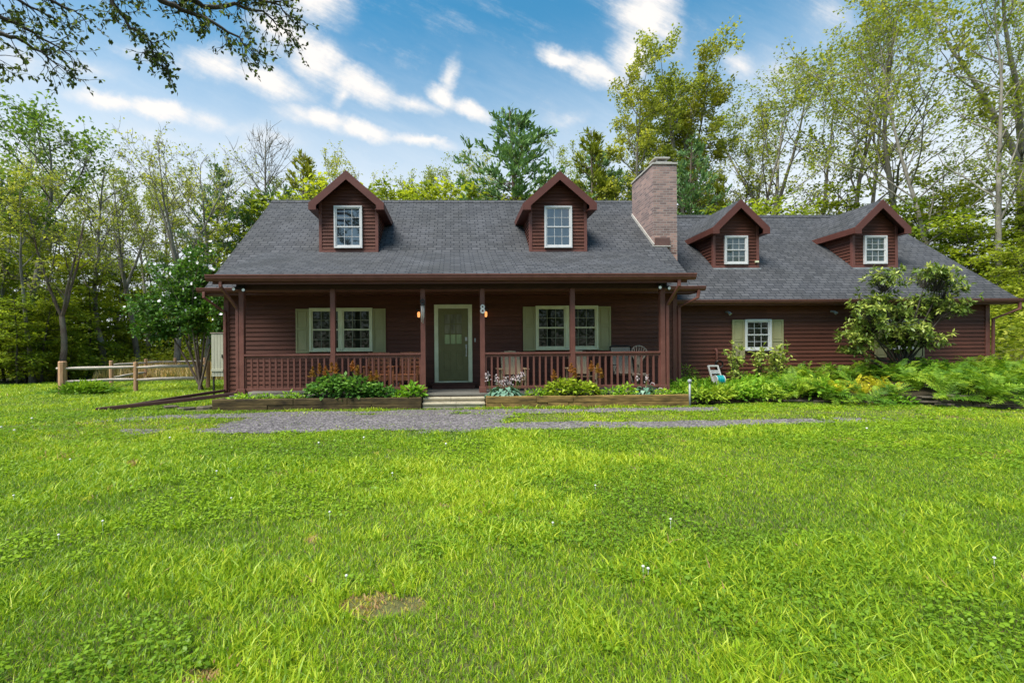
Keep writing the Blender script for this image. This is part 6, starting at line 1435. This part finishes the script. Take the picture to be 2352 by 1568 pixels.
# ------------------------------------------------------------------ lawn: blades, clover, the weedy drive
def lawn():
    rng = np.random.default_rng(4); n = LAWN_N
    u = rng.uniform(0, 1, n); a, b_ = 1.15, 23.0; y = (a**.42+u*(b_**.42-a**.42))**(1/.42)
    hw = 1.28*y+1.2; x = rng.uniform(-1, 1, n)*hw+.05*y
    gm = gravel_mask(x, y); dz = drive_zone(x, y)
    pat = vnoise(x, y, .9, 51)*.6+vnoise(x, y, .3, 52)*.4; pat2 = vnoise(x, y, 2.6, 53); bare = vnoise(x, y, .55, 54)*.65+vnoise(x, y, .17, 55)*.35
    ok = rng.uniform(0, 1, n) > np.clip((gm*1.25-.05)*np.where(x < -4.5, .62, np.where(x > 5.5, .8, 1)), 0, .955)
    ok &= ~((bare > .86) & (rng.uniform(0, 1, n) < .7))
    baldy = np.zeros(n, bool)
    for bx, by, br in ((-.44, 2.42, .17), (-.28, 2.40, .13), (-.1, 3.9, .09), (-1.05, 1.9, .10)):
        dd = np.hypot(x-bx, (y-by)*1.6)/br; inb = (dd < 1+.5*(vnoise(x, y, .08, 60)-.5)); baldy |= inb; ok &= ~(inb & (rng.uniform(0, 1, n) < .35))
    ok &= ~((x > -5.55) & (x < 5.52) & (y > 10.5)) & ~((x >= 5.4) & (y > bed_edge(np.clip(x, 5.55, 18))-.03)) & ~((np.abs(x) < 6.3) & (y > 10.5))
    ok &= ~((x < 0) & (y > 12.5) & (x > -6.3)) & ~((x < -17.2) & (y > 21)) & (y < 22.5)
    ok &= rng.uniform(0, 1, n) < 1-.45*dz
    x, y, gm, dz, pat, pat2, bare, baldy = [q[ok] for q in (x, y, gm, dz, pat, pat2, bare, baldy)]; n = len(x)
    sc = np.clip(y/2.3, 1, 9)**.62
    tall = (pat > .60)*1.0
    h = (.024+.042*np.clip(pat-.15, 0, 1)+.045*tall*rng.uniform(0, 1, n)**3)*.88*rng.uniform(.55, 1.25, n)*(1-.45*dz)*(.8+.2*sc)
    h = np.where(baldy, h*.4, h)
    wd = (.0026+.0030*tall*rng.uniform(0, 1, n))*sc*rng.uniform(.7, 1.35, n)
    a = rng.uniform(0, 6.28, n); lean = rng.uniform(.2, 1.15, n)*h*np.where(rng.uniform(0, 1, n) < .4, 1.7, .85)
    dx, dy = np.cos(a), np.sin(a); f = rng.uniform(0, 6.28, n); sx, sy = np.cos(f)*wd, np.sin(f)*wd*.6
    z = gz(x, y)-.006
    B0 = np.stack([x-sx, y-sy, z], 1); B1 = np.stack([x+sx, y+sy, z], 1)
    mx, my, mz = x+dx*lean*.32, y+dy*lean*.32, z+h*.62
    M0 = np.stack([mx-sx*.8, my-sy*.8, mz], 1); M1 = np.stack([mx+sx*.8, my+sy*.8, mz], 1); TP = np.stack([x+dx*lean, y+dy*lean, z+h], 1)
    V = np.stack([B0, B1, M1, M0, TP], 1).reshape(-1, 3); i = np.arange(n)[:, None]*5
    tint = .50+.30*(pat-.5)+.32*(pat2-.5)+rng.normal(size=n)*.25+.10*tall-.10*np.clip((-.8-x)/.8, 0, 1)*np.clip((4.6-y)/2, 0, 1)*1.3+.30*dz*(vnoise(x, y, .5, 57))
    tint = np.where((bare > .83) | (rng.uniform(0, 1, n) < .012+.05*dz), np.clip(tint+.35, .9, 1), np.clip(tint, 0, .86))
    tint = np.where(baldy, np.clip(.97+rng.normal(size=n)*.04, .85, 1), tint)
    # clover and broad weeds
    m = CLOVER_N; cu = rng.uniform(0, 1, m); cy = (a_ := 1.2)+0*cu; cy = (1.2**.6+cu*(10.5**.6-1.2**.6))**(1/.6); cx = rng.uniform(-1, 1, m)*(1.25*cy+1)
    cp = vnoise(cx, cy, .8, 71)*.6+vnoise(cx, cy, .22, 72)*.4; k = (cp > .54) & (gravel_mask(cx, cy) < .3) & (cy < np.where(cx > 5.4, bed_edge(np.clip(cx, 5.55, 18))-.1, 10.4)) ; cx, cy = cx[k], cy[k]; m = len(cx)
    cz = gz(cx, cy)+rng.uniform(.012, .05, m); cs = np.clip(cy/2.3, 1, 4)**.5*rng.uniform(.006, .011, m); ca = rng.uniform(0, 6.28, m)
    tx, ty = rng.normal(size=m)*.35, rng.normal(size=m)*.35-.15
    ring_ = []
    for q in range(5):
        t = ca+q*2*math.pi/5; ox, oy = np.cos(t)*cs, np.sin(t)*cs; ring_.append(np.stack([cx+ox, cy+oy, cz+ox*tx+oy*ty], 1))
    CV = np.stack(ring_, 1).reshape(-1, 3); ci = np.arange(m)[:, None]*5+len(V)
    T_ = np.concatenate([(i+[3, 2, 4]), (ci+[0, 1, 2]), (ci+[0, 2, 3]), (ci+[0, 3, 4])]); Qd = i+[0, 1, 2, 3]
    tc = np.clip(.27+.25*rng.uniform(0, 1, m)+.35*(vnoise(cx, cy, 1.5, 73)-.4), 0, .6)
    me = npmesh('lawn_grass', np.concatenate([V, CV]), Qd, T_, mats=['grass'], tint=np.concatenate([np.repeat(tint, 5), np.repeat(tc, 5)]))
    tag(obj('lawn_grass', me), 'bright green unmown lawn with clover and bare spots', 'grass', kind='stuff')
    # clover heads
    hd = rng.choice(m, 60, replace=False); V = []; Q = []
    b = MB()
    for k in hd:
        if cy[k] < 2.6 or (cx[k] > 0 and rng.uniform() < .6): continue
        b.tube([(cx[k], cy[k], cz[k]-.04), (cx[k], cy[k], cz[k]+.03)], .0018, 4, False); r = .009*max(1, cy[k]/4); b.lathe((cx[k], cy[k], cz[k]+.03), [(0, 0), (r*.8, r*.3), (r, r*.8), (r*.7, r*1.4), (0, r*1.7)], 7)
    tag(obj('clover_flowers', b.mesh('clover_flowers', 'clover_white', True)), 'tiny white clover heads scattered in the lawn', 'clover', kind='stuff')
LAWN_N, CLOVER_N = 1050000, 150000
lawn()
